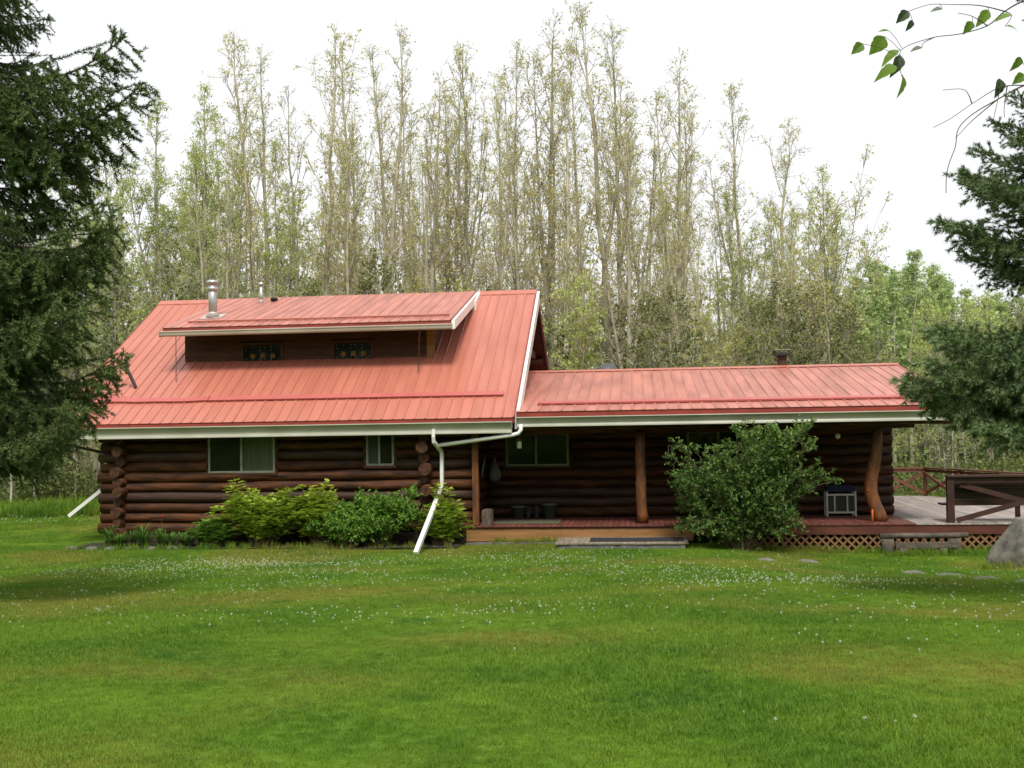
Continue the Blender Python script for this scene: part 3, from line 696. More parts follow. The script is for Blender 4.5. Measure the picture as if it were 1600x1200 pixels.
# white slatted stand with a dark cushion
t = hthing('plant_stand', 'low white framed stand with dark panels near the crooked post', 'stand', 8.18, 1.95, ZD)
for x in (0, .74):
    for y in (0, .34): MB().box(x, x + .045, y, y + .045, 0, .66).build('leg', 'white_paint', t)
MB().box(.045, .74, .003, .042, .55, .60).box(.045, .74, .343, .382, .55, .60).build('top_bar', 'white_paint', t)
MB().box(.045, .74, .003, .042, .08, .125).box(.045, .74, .343, .382, .08, .125).build('lower_bar', 'white_paint', t)
for x in (.20, .53): MB().box(x, x + .04, .005, .04, .126, .549).build('slat', 'white_paint', t)
MB().box(.045, .74, .046, .34, .60, .615).build('top_board', 'wood_dark', t)
MB().box(.06, .725, .045, .05, .13, .54).build('mesh_panel', 'screen_grey', t)
t = hthing('folded_cushion', 'dark blue folded cushion on the white framed stand', 'cushion', 8.2, 1.97, ZD + .66)
MB().box(0, .74, 0, .36, -.003, .10, b=.03).box(.03, .70, .03, .33, .101, .16, b=.03).build('cushion', 'blue_cloth', t)
t = hthing('orange_candle', 'thin bright orange stake at the foot of the crooked post', 'stake', 8.98, .10, ZD)
MB().lathe([(.028, 0), (.026, .30), (.02, .32), (.004, .34)], 10).build('stick', 'orange_wax', t, True)
# satellite dish behind the wing ridge
t = hthing('satellite_dish', 'grey satellite dish behind the ridge of the lower roof', 'satellite dish', 2.31, 6.75, 4.60)
d = MB(); vs = []; fs = []
for i in range(6):
    r = .36 * i / 5
    for j in range(24): vs.append((r * math.cos(2 * PI * j / 24), .12 * (i / 5) ** 2, r * .82 * math.sin(2 * PI * j / 24)))
for i in range(5):
    for j in range(24): k = (j + 1) % 24; fs.append((i * 24 + j, i * 24 + k, i * 24 + 24 + k, i * 24 + 24 + j))
d.add(vs, fs); d.add([(a, c - .012, e) for a, c, e in vs], [f[::-1] for f in fs])
o = d.build('reflector', 'dish_grey', t, True); o.location = (0, .05, .10); o.rotation_euler = (-.35, 0, .15)
MB().tube([(0, .02, -.1), (0, .02, .15)], .025, 8).build('mast', 'galv', t); MB().tube([(0, 0, .02), (.0, .42, .2)], .015, 6).build('feed_arm', 'galv', t)
# rustic log bench against the lattice
gb = gzh(9.8, -.5)
t = hthing('log_bench', 'weathered grey log bench standing against the lattice skirt', 'bench', 9.15, -.55, gb)
log_m = MB().tube([(-.12, .12, .42), (.5, .12, .43), (1.2, .12, .425), (1.95, .12, .44)], [.075, .07, .072, .066], 10); log_m.build('backrest', 'old_wood', t, True)
for x in (.05, 1.62):
    MB().tube([(x, .05, -.06), (x, .05, .18), (x, .05, .36)], [.17, .155, .145], 12).build('end_stump', 'old_wood', t, True)
MB().tube([(.2, -.09, .22), (.9, -.09, .225), (1.66, -.09, .235)], [.09, .085, .088], 4, sq=True).build('seat', 'old_wood', t)
for x in (.38, 1.3): MB().tube([(x, -.08, -.06), (x, -.08, .155)], .12, 10).build('leg', 'old_wood', t, True)
# boulder
def rock(name, label, cat, X, Y, sx, sy, sz_, seed, m='stone', sub=4, sink=.12, group=None, planes=None):
    import bmesh
    bm = bmesh.new(); bmesh.ops.create_icosphere(bm, subdivisions=sub, radius=1); q = random.Random(seed)
    from mathutils import noise as mn
    off = Vector((q.uniform(0, 50), q.uniform(0, 50), q.uniform(0, 50)))
    planes = [(Vector(a).normalized(), d) for a, d in planes] if planes else [(Vector((q.gauss(0, 1), q.gauss(0, 1), q.gauss(0, .7))).normalized(), q.uniform(.72, .9)) for _ in range(9)]
    for v_ in bm.verts:
        p_ = v_.co.copy()
        for nrm, d_ in planes:
            e = p_.dot(nrm) - d_
            if e > 0: p_ -= nrm * e * .93
        p_ *= 1 + .05 * mn.noise(p_ * 2 + off) + .018 * mn.noise(p_ * 7 + off)
        v_.co = (p_.x * sx, p_.y * sy, p_.z * sz_)
    me = bpy.data.meshes.new(name); bm.to_mesh(me); bm.free(); me.materials.append(MATS[m])
    me.polygons.foreach_set('use_smooth', [True] * len(me.polygons))
    o = link(name, me); o.location = (X, Y, float(gzz(X, Y)) + sz_ * .5 - sink); tag(o, label, cat, group); return o
rock('boulder', 'big grey wedge shaped boulder on the lawn by the deck', 'boulder', 10.98, 23.3, .95, .75, .98, 5, sink=.22, planes=[((-.86, -.12, .50), .42), ((-.05, -.93, .36), .50), ((.75, -.3, .6), .62), ((.1, .9, .4), .6), ((.05, -.1, 1), .72), ((-.35, -.9, -.25), .56), ((-.95, -.2, -.3), .62)])
for k, (X, Y, r, lb) in enumerate(((5.38, 23.45, .26, 'small flat stepping stone in the grass in front of the big bush'), (6.32, 23.83, .36, 'flat stepping stone in the grass in front of the lattice'),
                               (7.95, 21.62, .30, 'small half-buried stepping stone halfway along the path'), (8.23, 20.6, .33, 'half-buried stepping stone next to the large pale one'), (7.94, 18.3, .36, 'large pale round stepping stone set in the lawn'), (8.15, 17.3, .34, 'stepping stone beyond the large pale one on the lawn'))):
    rock('stepping_stone', lb, 'stepping stone', X, Y, r, r * .8, .09, 20 + k, 'stone_flat', 3, .075)
# flower bed along the left wall, edged with stones
b = MB(); P = [(-11.6, -.9), (-10.4, -1.0), (-9, -1.05), (-7, -1.3), (-4, -1.4), (-1.3, -1.2), (-1.3, .1), (-11.6, .2)]
pts = [h2w(*p_) for p_ in P]; b.add([(p_.x, p_.y, float(gzz(p_.x, p_.y)) + .035) for p_ in pts], [tuple(range(len(P)))])
tag(b.build('flower_bed', 'soil'), 'dark soil bed along the log wall', None, kind='structure')
for k in range(6):
    p_ = h2w(-11.5 + k * .55, -1.0 - .03 * (k % 3)); rock('edging_stone', 'small grey edging stone along the flower bed', 'stone', p_.x, p_.y, .2, .13, .10, 60 + k, 'stone_flat', 2, .05, group='edging stones of the flower bed')
p_ = h2w(-.1, -.35); 
b = MB().box(-1.2, 1.1, -.5, -.3, -.1, .07).build('paving_edge', 'concrete', None); b.location = HO; b.rotation_euler = (0, 0, -PSI); tag(b, 'narrow concrete strip at the foot of the porch', 'kerb')

# ================================================================== VEGETATION
RN = np.random.default_rng(11)
def curve3(p, q, sag, n, rng, jit=.0):
    p = np.array(p, float); q = np.array(q, float); s = np.linspace(0, 1, n)[:, None]
    c = p + (q - p) * s; c[:, 2] += (sag * 4 * s * (1 - s))[:, 0]
    if jit: c[1:-1] += rng.normal(0, jit, (n - 2, 3))
    return c
def shrub(name, label, u, v, tips, matn, kind, rng, base_r=.25, group=None, dn=20):
    """stems fanning out to the tips (u,v,z relative), fronds or leaves along their outer part"""
    t = hthing(name, label, 'shrub', u, v, gzh(u, v)); st = MB(); P = []; D = []; Nn = []; L = []; W = []
    for tp in tips:
        tp = np.array(tp, float); a = rng.uniform(0, 2 * PI); r = base_r * math.sqrt(rng.random())
        c = curve3((r * math.cos(a), r * math.sin(a) * .6, 0), tp, np.linalg.norm(tp[:2]) * .18, 7, rng, .025)
        st.tube(c, np.linspace(.013, .004, 7), 4, False)
        ln = np.linalg.norm(tp)
        if kind == 'frond':
            for s in np.linspace(.22, 1.0, max(6, int(ln * 8))):
                k = s * 6; i = min(int(k), 5); q = c[i] + (c[i + 1] - c[i]) * (k - i); td = unit(c[i + 1] - c[i])
                for rep in range(4):
                    az = rng.uniform(0, 2 * PI); d = unit(np.array([math.cos(az), math.sin(az), rng.uniform(-.1, .55)]) + td * .5)
                    fl = rng.uniform(.18, .34) * (1.1 - .35 * s); side = unit(np.cross(d, [0, 0, 1])); up = np.cross(side, d)
                    for m_ in range(5):
                        f = .25 + .75 * (m_ + .5) / 5; pos = q + d * fl * f - np.array([0, 0, .10 * f * f * fl * 3])
                        for sg in (-1, 1):
                            P.append(pos); D.append(side * sg * .85 + d * .6 + rng.normal(0, .12, 3)); Nn.append(up + rng.normal(0, .25, 3)); L.append(fl * .40 * (1.1 - .45 * f)); W.append(fl * .135)
                    P.append(q + d * fl - np.array([0, 0, .3 * fl])); D.append(d); Nn.append(up); L.append(fl * .3); W.append(fl * .12)
        else:
            for _ in range(int(ln * dn)):
                s = rng.uniform(.22, 1.0); k = s * 6; i = min(int(k), 5); q = c[i] + (c[i + 1] - c[i]) * (k - i); td = unit(c[i + 1] - c[i])
                tl = rng.uniform(.12, .42) * (1.15 - .6 * s); d = unit(td * .7 + rng.normal(0, .75, 3) + np.array([0, 0, .3])); e = q + d * tl
                st.tube([q, e], [.004, .002], 3, False)
                for m_ in range(int(6 + tl * 26)):
                    f = rng.uniform(.1, 1.0); P.append(q + d * tl * f + rng.normal(0, .012, 3)); dd = unit(d * .6 + rng.normal(0, .7, 3)); D.append(dd)
                    Nn.append(np.array([0, 0, 1]) + rng.normal(0, .6, 3)); L.append(rng.uniform(.055, .105)); W.append(rng.uniform(.030, .052))
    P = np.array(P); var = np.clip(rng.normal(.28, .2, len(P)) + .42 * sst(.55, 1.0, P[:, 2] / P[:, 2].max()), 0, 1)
    st.build('stems', 'stem', t)
    link('foliage', leaf_mesh('foliage', P, np.array(D), np.array(Nn), np.array(L), np.array(W), rng, matn, var=var), t)
    return t
def dome(n, ru, rv, h0, h1, rng, cu=0.):
    o = []
    for _ in range(n):
        a = rng.uniform(0, 2 * PI); r = math.sqrt(rng.random()); z = h0 + (h1 - h0) * (1 - r * r) ** .5 * rng.uniform(.75, 1.02)
        o.append((cu + ru * r * math.cos(a), rv * r * math.sin(a), z))
    return o
G_ = 'leafy shrubs along the log wall'
shrub('leafy_shrub', 'light yellow-green shrub with feathery leaves below the wide window', -6.45, -.75, dome(84, 1.5, .55, .50, 1.45, RN) + [(-.72, 0, 1.70), (-.85, -.1, 1.55), (-.35, .1, 1.45), (.9, 0, 1.55), (.7, .1, 1.45)], 'leaf_light', 'frond', RN)
shrub('leafy_shrub', 'bushy yellow-green shrub in front of the narrow window', -4.95, -.65, dome(48, .95, .5, .5, 1.42, RN) + [(.25, 0, 1.62), (.1, .0, 1.55), (-.25, 0, 1.5)], 'leaf_light', 'frond', RN)
shrub('leafy_shrub', 'dark green rounded shrub in the middle of the bed', -3.45, -.78, dome(78, 1.35, .55, .5, 1.32, RN) + [(-.4, .1, 1.42), (.9, .2, 1.45), (1.0, .1, 1.4)], 'leaf_mid', 'leaf', RN)
shrub('leafy_shrub', 'dark green low shrub in the middle of the bed, front edge', -4.1, -1.05, dome(44, 1.1, .3, .4, .85, RN), 'leaf_mid', 'leaf', RN)
shrub('leafy_shrub', 'light green shrub around the white downspout', -1.78, -.62, dome(40, .62, .42, .4, 1.2, RN) + [(-.15, 0, 1.55), (-.05, .1, 1.5), (.2, 0, 1.4), (.35, 0, 1.1)], 'leaf_light', 'frond', RN)
shrub('leafy_shrub', 'small low green shrub at the left end of the bed', -7.75, -.65, dome(30, .7, .35, .3, .7, RN), 'leaf_mid', 'frond', RN)
tp = [(u_ - 5.6, v_, z_) for u_, z_, v_ in ((3.87, 2.36, 0), (4.18, 2.59, .1), (4.5, 2.5, 0), (4.79, 2.5, -.2), (5.1, 2.4, 0), (5.79, 3.1, 0), (5.6, 2.9, .2), (6.0, 2.95, .1), (6.17, 2.9, 0), (6.54, 3.02, .1), (6.99, 2.82, 0), (7.25, 2.94, .2), (7.46, 2.66, 0), (7.57, 2.08, 0), (7.79, 1.85, 0), (7.99, 1.67, 0), (7.7, 1.75, .1), (4.01, 1.82, 0), (4.18, 1.35, 0))]
tp += [(x * 1.0 - .0, y, z) for x, y, z in [(1.75 * math.cos(a) * r, .95 * math.sin(a) * r, 1.75 + 1.0 * math.sqrt(1 - r * r) * RN.uniform(.3, 1) - .25 * r) for a, r in zip(RN.uniform(0, 2 * PI, 72), np.sqrt(RN.random(72)))]]
tp += [(abs(math.cos(a)) * q_ * 1.75 - .1, .8 * math.sin(a), 1.7 + q_ * 1.15 * abs(math.sin(b_)) + .2) for a, b_, q_ in zip(RN.uniform(0, 2 * PI, 22), RN.uniform(.5, 1.5, 22), RN.uniform(.85, 1.15, 22))]
tp += [(1.45 * math.cos(a), .85 * math.sin(a), z) for a, z in zip(RN.uniform(0, 2 * PI, 60), RN.uniform(.35, 1.5, 60))]
shrub('big_bush', 'big dark green spreading bush in front of the porch', 5.6, -1.15, tp, 'leaf_bush', 'leaf', RN, .3, dn=13)

# day lilies and their one red bloom
LV = []; LF = []; LR = []
def blades(n, h, spread, rng):
    V = []; F = []; var = []
    for i in range(n):
        a = rng.uniform(0, 2 * PI); hh = h * rng.uniform(.6, 1.1); lean = spread * rng.uniform(.3, 1.1); d = np.array([math.cos(a), math.sin(a), 0]); s = np.array([-d[1], d[0], 0]) * .009
        p0 = d * rng.uniform(0, .06); k = len(V); vv = rng.random()
        for f, wf in ((0, 1), (.5, 1.1), (.82, .8)):
            c = p0 + d * lean * f ** 2.2 + np.array([0, 0, hh * (f - .28 * f ** 3)]); V += [c + s * wf, c - s * wf]; var += [vv, vv]
        c = p0 + d * lean * 1.25 + np.array([0, 0, hh * .66]); V += [c, c + s * .01]; var += [vv, vv]
        for j in range(3): F.append((k + 2 * j, k + 2 * j + 1, k + 2 * j + 3, k + 2 * j + 2))
    return V, F, var
lily_me = []
for k in range(3):
    V, F, va = blades(60, .62 + .10 * k, .34, RN); lily_me.append(np_mesh('blades', V, F, 'lily', va))
for k, (u_, v_) in enumerate(((-10.55, -.55), (-10.1, -.42), (-9.75, -.62), (-9.35, -.40), (-9.05, -.60), (-8.75, -.42), (-8.45, -.6), (-8.2, -.45), (-10.3, -.7), (-9.55, -.75), (-8.9, -.78), (-10.75, -.4))):
    t = hthing('lily_clump', 'clump of strap-leaved green lilies at the foot of the log wall', 'plant', u_, v_, gzh(u_, v_) + .03, k * 1.3, 'lily clumps along the left wall')
    t.scale = (rs.uniform(.8, 1.2),) * 2 + (rs.uniform(.55, 1.0),); link('leaves', lily_me[k % 3], t)
t = hthing('red_lily', 'tall stemmed lily with a red flower by the log wall', 'flower', -9.28, -.5, gzh(-9.28, -.5) + .03)
MB().tube([(0, 0, -.05), (.01, 0, .4), (.0, 0, .74)], .007, 5).build('stalk', 'lily', t)
b = MB()
for k in range(6):
    a = k * PI / 3; d = Vector((math.cos(a), math.sin(a), 0)); s_ = Vector((-d.y, d.x, 0)) * .022
    b.add([Vector((0, 0, .72)), d * .05 + s_ + Vector((0, 0, .78)), d * .095 + Vector((0, 0, .79)), d * .05 - s_ + Vector((0, 0, .78))], [(0, 1, 2, 3)])
b.build('petals', 'petal_red', t)

# ---- broadleaf trees
def poplar_meshes(seed, h, spread=.16, c0=.28, nb=46, leaf=.13, dens=1., lm='leaf_poplar', bm='bark_poplar', r0=None, fork=False, horiz=.0):
    rng = np.random.default_rng(seed); tr = MB(); P = []; D = []
    r0 = r0 or .0085 * h
    K = 12; zs = np.linspace(0, 1, K); wx = np.cumsum(rng.normal(0, .0045 * h, K)); wy = np.cumsum(rng.normal(0, .0045 * h, K)); wx -= wx[0]; wy -= wy[0]
    stem = np.stack([wx, wy, zs * h], 1); stem[0, 2] = -.3
    rad = r0 * (1 - zs) ** .8 + .008; tr.tube(stem, rad, 8, False)
    leaders = [(stem, rad, c0)]
    for _fk in range(int(fork)):
        f0 = rng.uniform(.25, .55); k = int(f0 * (K - 1)); top = stem[-1] + np.array([rng.uniform(.7, 2.0) * rng.choice([-1, 1]), rng.uniform(-1, 1), -h * rng.uniform(.04, .22)])
        s2 = np.stack([stem[k] + (top - stem[k]) * s + np.array([0, 0, .0]) + np.array([math.sin(s * PI) * .35 * np.sign(top[0] - stem[k][0]), 0, 0]) for s in np.linspace(0, 1, 8)])
        rd = np.linspace(rad[k] * .75, .01, 8); tr.tube(s2, rd, 7, False); leaders.append((s2, rd, .15))
    def at(st, s):
        k = s * (len(st) - 1); i = min(int(k), len(st) - 2); return st[i] + (st[i + 1] - st[i]) * (k - i)
    for li, (st, rd, cc) in enumerate(leaders):
        n = nb if li == 0 else nb // 2
        for b_ in range(n):
            s = cc + (1 - cc) * ((b_ + rng.random()) / n) ** .9
            s = min(s, .985); q = at(st, s); az = b_ * 2.4 + rng.uniform(-.6, .6)
            rel = (s - cc) / (1 - cc)
            big_ = rng.random() < .34; L = (h * spread * (2.3 if big_ else 1.05) * (1 - rel) ** .7 * rng.uniform(.4, 1.1) + .3) * (1 if li == 0 else .7)
            ang = (rng.uniform(.28, .62) if big_ else rng.uniform(.45, 1.15)) - .1 * rel + horiz * (1 - rel) + (.5 * rng.random() if rel < .3 and not big_ else 0)      # from vertical
            d0 = np.array([math.cos(az) * math.sin(ang), math.sin(az) * math.sin(ang), math.cos(ang)])
            pts = [q]; d = d0
            for k in range(5):
                d = unit(d + np.array([0, 0, .10]) + rng.normal(0, .10, 3)); pts.append(pts[-1] + d * L / 5)
            pts = np.array(pts); rr = max(.022, min(.3 * r0 * (1 - .6 * rel), L * .012)); tr.tube(pts, np.linspace(rr, .006, 6), 4, False)
            nt = int(2 + L * 2.5 * rng.uniform(.7, 1.3))
            for t_ in range(nt):
                sb = rng.uniform(.2, 1.0); p2 = at(pts, sb); dl = unit((pts[-1] - pts[0])); d2 = unit(dl * .8 + rng.normal(0, .6, 3) + np.array([0, 0, .25])); l2 = min(L, 3.0) * rng.uniform(.15, .45) * (1.15 - .6 * sb) + .22
                e2 = p2 + d2 * l2 + np.array([0, 0, .05 * l2]); m2 = (p2 + e2) / 2 + rng.normal(0, .05 * l2, 3)
                tr.tube([p2, m2, e2], [.015, .011, .006], 3, False)
                for w_ in range(3):
                    f = rng.uniform(.35, 1); p3 = p2 + (e2 - p2) * f; d3 = unit(d2 + rng.normal(0, .8, 3)); l3 = rng.uniform(.18, .45)
                    tr.tube([p3, p3 + d3 * l3], [.009, .005], 3, False)
                    for _ in range(rng.poisson(6.2 * dens)):
                        P.append(p3 + d3 * l3 * rng.uniform(.1, 1.1) + rng.normal(0, .07, 3)); D.append(rng.normal(0, 1, 3) + np.array([0, 0, -.6]))
    P = np.array(P); n = len(P); L = leaf * rng.uniform(.6, 1.25, n)
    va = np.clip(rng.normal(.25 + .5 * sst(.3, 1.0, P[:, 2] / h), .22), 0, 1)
    me2 = leaf_mesh('crown', P, np.array(D), rng.normal(0, 1, (n, 3)), L, L * .8, rng, lm, var=va)
    return tr.data('trunk', bm, True), me2
def tree_proto(name, label, cat, group, mesh):
    t = thing(name, label, cat, (0, 0, 0), 0, group); link('trunk', mesh[0], t); link('crown', mesh[1], t); return t
def plant(protos, used, k, X, Y, rz, sc):
    p_ = protos[k]; loc = (X, Y, float(gz(X, Y)))
    if k not in used:
        used.add(k); p_.location = loc; p_.rotation_euler = (0, 0, rz); p_.scale = (sc if hasattr(sc, '__len__') else (sc,) * 3); return p_
    return copy_thing(p_, loc, rz, sc)
H0 = 22.
LB = 'tall thin poplar with sparse young leaves rising behind the red roof'
GP = 'tall poplars behind the house'
pop = [tree_proto('poplar_tree', LB, 'tree', GP, poplar_meshes(100 + k, H0, *a)) for k, a in enumerate(((.14, .20, 40, .10, .55), (.12, .24, 34, .10, .45), (.16, .18, 42, .10, .65), (.13, .28, 34, .10, .35), (.15, .22, 38, .10, .55), (.14, .16, 40, .10, .5), (.11, .32, 30, .10, .3)))]
GP2 = [poplar_meshes(128 + k, H0, .15, .12, 44, .11, .95, 'leaf_green', fork=k) for k in range(3)]
pop2 = tree_proto('poplar_tree', LB, 'tree', GP, poplar_meshes(120, H0, .13, .2, 34, .10, .5, fork=2)); pop.append(pop2)
pop.append(tree_proto('poplar_tree', LB, 'tree', GP, poplar_meshes(122, H0, .14, .18, 36, .10, .5, fork=1)))
pop.append(tree_proto('poplar_tree', LB, 'tree', GP, poplar_meshes(121, H0, .12, .22, 32, .10, .45, fork=3)))
pop += [tree_proto('poplar_tree', LB, 'tree', GP, m_) for m_ in GP2]
PT = [(-12.2, 52, 22.5), (-12.1, 56, 22.3), (-8.9, 50, 21.1), (-11.4, 60, 21.5), (-8.5, 56, 21.9), (-6.6, 52, 22.3), (-6.8, 60, 23.6), (-4.3, 50, 19.6), (-6.1, 64, 21.8), (-3.2, 56, 20.8), (-1.7, 52, 21.7), (-2.8, 66, 21.6), (-0.4, 58, 21.7), (0.9, 50, 18.2), (1.8, 54, 23.2), (2.5, 50, 19.7), (3.8, 57, 23.1), (5.0, 52, 23.5), (6.3, 60, 25.2), (8.1, 52, 20.9), (9.4, 64, 19.2), (11.7, 52, 19.0), (14.3, 60, 19.6), (15.7, 55, 15.9), (12.5, 66, 18.5), (16.1, 62, 14.9), (-15.2, 55, 20.7), (-16.3, 64, 21.2), (-17.8, 56, 19.7), (-19.6, 66, 20.2), (-18.8, 52, 17.6), (-20.4, 60, 17.7), (-21.6, 56, 16.1), (-20.4, 50, 15.6), (-24.5, 56, 16.8), (-24.0, 52, 14.6),
      (-13.8, 49, 14.5), (-10.4, 47, 15.5), (-7.4, 48, 16), (-5.2, 62, 18), (-.8, 47, 15), (3.2, 62, 18), (7.1, 48, 14), (10.2, 49, 13.5), (13.1, 50, 12.5), (-17.2, 47, 13)] + [(x_, y_, h_) for x_, y_, h_ in zip(np.linspace(-21, 17.5, 34) + np.random.default_rng(3).uniform(-.6, .6, 34), np.random.default_rng(4).uniform(47, 72, 34), np.interp(np.linspace(-21, 17.5, 34), [-21, -12, -4, 6, 12, 17.5], [15, 20, 20.5, 20.5, 16.5, 12.5]) * np.random.default_rng(6).uniform(.72, 1.05, 34))]
rq = random.Random(5); used = set()
for i, (X, Y, h) in enumerate(PT):
    X, Y, h = float(X), float(Y), float(h); s_ = h / H0; o = plant(pop, used, (10 + i % 3) if (X < -14 or (h < 16 and i % 2)) else i % 10 if i not in (14, 17, 19, 21) else (7, 8, 7, 8)[(14, 17, 19, 21).index(i)], X, Y, rq.uniform(0, 6.28), (s_ * rq.uniform(.9, 1.1), s_ * rq.uniform(.9, 1.1), s_))
    fk = any(o.children[0].data is q_.children[0].data for q_ in pop[7:10] + pop[11:]); gr = any(o.children[0].data is q_.children[0].data for q_ in pop[10:]); o.rotation_euler.x = rq.gauss(0, .03); o.rotation_euler.y = rq.gauss(0, .035)
    pl = 'in the wood beside the big spruce' if X < -14.5 else 'behind the dormer roof' if X < -3 else 'behind the gable end of the tall roof' if X < 3 else 'behind the low wing roof'
    lb = ('forked ' if fk else 'short slender ' if h < 16.2 else 'tall thin ') + ('poplar with fresh green leaves ' if gr else 'poplar with sparse young leaves ') + pl
    o['label'] = lb; o['group'] = lb.replace('poplar with', 'poplars with')
# spreading tree with long bare limbs at the end of the row
t = tree_proto('spreading_poplar', 'spreading half-bare tree with long low limbs behind the rusty chimney', 'tree', None, poplar_meshes(140, 13, .36, .22, 36, .12, .45, horiz=.35)); t.location = (14.6, 50, -.25)
# bright green aspens farther off, beyond the terrace
GA = 'bright green aspens beyond the terrace'
asp = [tree_proto('aspen_tree', 'bright green leafy aspen in the stand beyond the terrace', 'tree', GA, poplar_meshes(150 + k, 13., .17, .06, 50, .13, 2.0, 'leaf_aspen', 'bark_aspen')) for k in range(3)]
used = set()
for i, (X, Y, h) in enumerate([(25.1, 78, 12.7), (28.5, 84, 14.9), (28.6, 80, 13.4), (30.8, 82, 15.3), (34.6, 88, 14.9), (32.6, 80, 12.8), (36.3, 86, 12.8), (35.2, 80, 11.4), (38.5, 84, 11.3), (36.9, 78, 12.1), (40.7, 82, 13.0), (28.2, 90, 12.1), (26.6, 92, 13.5), (31.5, 91, 14.5), (33.5, 84, 13.5), (29.6, 76, 11), (26.2, 80, 11.5), (31.4, 78, 12), (34, 77, 11), (37, 82, 12), (39.5, 79, 11.5), (30, 87, 15), (33, 90, 15), (42, 86, 13), (27.4, 86, 14), (35.5, 90, 14)]):
    s_ = h / 13; plant(asp, used, i % 3, X, Y, rq.uniform(0, 6.28), (s_ * 1.15, s_ * 1.15, s_))
# understorey trees filling the lower half of the wood
GU = 'young trees in the understorey'
und = [tree_proto('young_tree', 'young leafy tree in the green understorey behind the house', 'tree', GU, poplar_meshes(170 + k, 8., .30, .10, 30, .12, .9, ('leaf_under', 'leaf_green', 'leaf_poplar')[k], r0=.05)) for k in range(3)]
used = set()
def zone(o, what, X):
    pl = 'in the understorey beside the big spruce' if X < -14.5 else 'in the understorey behind the tall red roof' if X < 1 else 'in the understorey behind the low wing roof' if X < 14 else 'at the edge of the wood beyond the terrace'
    o['label'] = what + ' ' + pl; o['group'] = what + 's ' + pl
for Y0, x0, x1, n_ in ((47, -23, 17, 22), (54, -27, 28, 26), (62, -33, 36, 26)):
    for i in range(n_):
        X = x0 + (x1 - x0) * (i + rq.uniform(.15, .85)) / n_; s_ = rq.uniform(.75, 1.25) * (1 if abs(X) < 14 else .9); o = plant(und, used, rq.choice((0, 0, 1, 2)) if X < 15 else 1, X, Y0 + rq.uniform(-2.5, 2.5), rq.uniform(0, 6.28), s_); zone(o, ('dark leafy', 'bright green', 'pale olive')[[q_.children[1].data is o.children[1].data for q_ in und].index(True)] + ' young tree', X)
# slim saplings seen below the low roof and left of the house
GS = 'slim pale saplings at the edge of the wood'
sap = [tree_proto('sapling', 'slim pale-barked sapling at the edge of the wood', 'tree', GS, poplar_meshes(190 + k, 9., .10, .22, 26, .11, .9, 'leaf_under', 'bark_aspen', r0=.05)) for k in range(3)]
used = set()
for i in range(44):
    left = i % 5 < 2
    X = rq.uniform(-24, -13) if left else rq.uniform(15.5, 30); Y = rq.uniform(41, 48) if left else rq.uniform(40, 56); o = plant(sap, used, i % 3, X, Y, rq.uniform(0, 6.28), rq.uniform(.7, 1.2) if left else rq.uniform(.55, .85)); zone(o, 'slim pale-barked sapling', X)
# the far wood: nobody could count it
rg = np.random.default_rng(77); fwm = MB()
for i in range(420):
    X = rg.uniform(-75, 80); Y = rg.uniform(68, 112); h = rg.uniform(10, 19) * (1.0 if X < 20 else .66); fwm.tube([(X, Y, -.3), (X + rg.normal(0, .25), Y, h * .5), (X + rg.normal(0, .5), Y, h)], [rg.uniform(.08, .17), .08, .02], 5, False)
n_ = 95000; X = rg.uniform(-80, 85, n_); Y = rg.uniform(66, 114, n_)
top = (13 + 3 * np.sin(X * .31 + np.sin(Y * .4)) + 3.0 * np.sin(X * .83 + Y * .5)) * np.where(X < 20, 1.1, .72)
Z = top * rg.random(n_) ** .62; P = np.stack([X + rg.normal(0, .3, n_), Y, Z], 1)
L_ = rg.uniform(.2, .42, n_); V, F, va = leaf_arrays(P, rg.normal(0, 1, (n_, 3)), rg.normal(0, 1, (n_, 3)), L_, L_ * .7, rg)
rt = np.repeat(X > 21, 4); rf = X > 21; Vr = V[rt]; Fr = np.arange(len(Vr)).reshape(-1, 4)
tag(link('far_aspen_wood', np_mesh('far_aspen_wood', Vr, Fr, 'leaf_aspen', va[rt])), 'bright green foliage of the far aspen wood beyond the terrace', 'woodland', kind='stuff')
V = V[~rt]; va = va[~rt]; F = np.arange(len(V)).reshape(-1, 4)
fo = link('far_woodland', np_mesh('far_woodland', V, F, 'leaf_far', va)); tag(fo, 'hazy mass of far woodland foliage behind the trees', 'woodland', kind='stuff')
ft = fwm.build('far_trunks', 'bark_poplar', None, True); tag(ft, 'many thin trunks of the far woodland', 'woodland', kind='stuff')
# brush along the edge of the wood
n_ = 60000; X = rg.uniform(-34, 40, n_); Y = np.where(X < -12, rg.uniform(42.5, 47, n_), np.where(X > 10.5, rg.uniform(38.5, 47, n_), rg.uniform(44, 50, n_)))
Z = gz(X, Y) + (1.5 + .7 * np.sin(X * .9 + Y) + .5 * np.sin(X * 2.3)) * rg.random(n_) ** .8; L_ = rg.uniform(.09, .2, n_)
V, F, va = leaf_arrays(np.stack([X, Y, Z], 1), rg.normal(0, 1, (n_, 3)) + np.array([0, 0, .4]), rg.normal(0, 1, (n_, 3)), L_, L_ * .6, rg)
tag(link('brush', np_mesh('brush', V, F, 'leaf_under', va)), 'green brush along the edge of the wood', 'brush', kind='stuff')

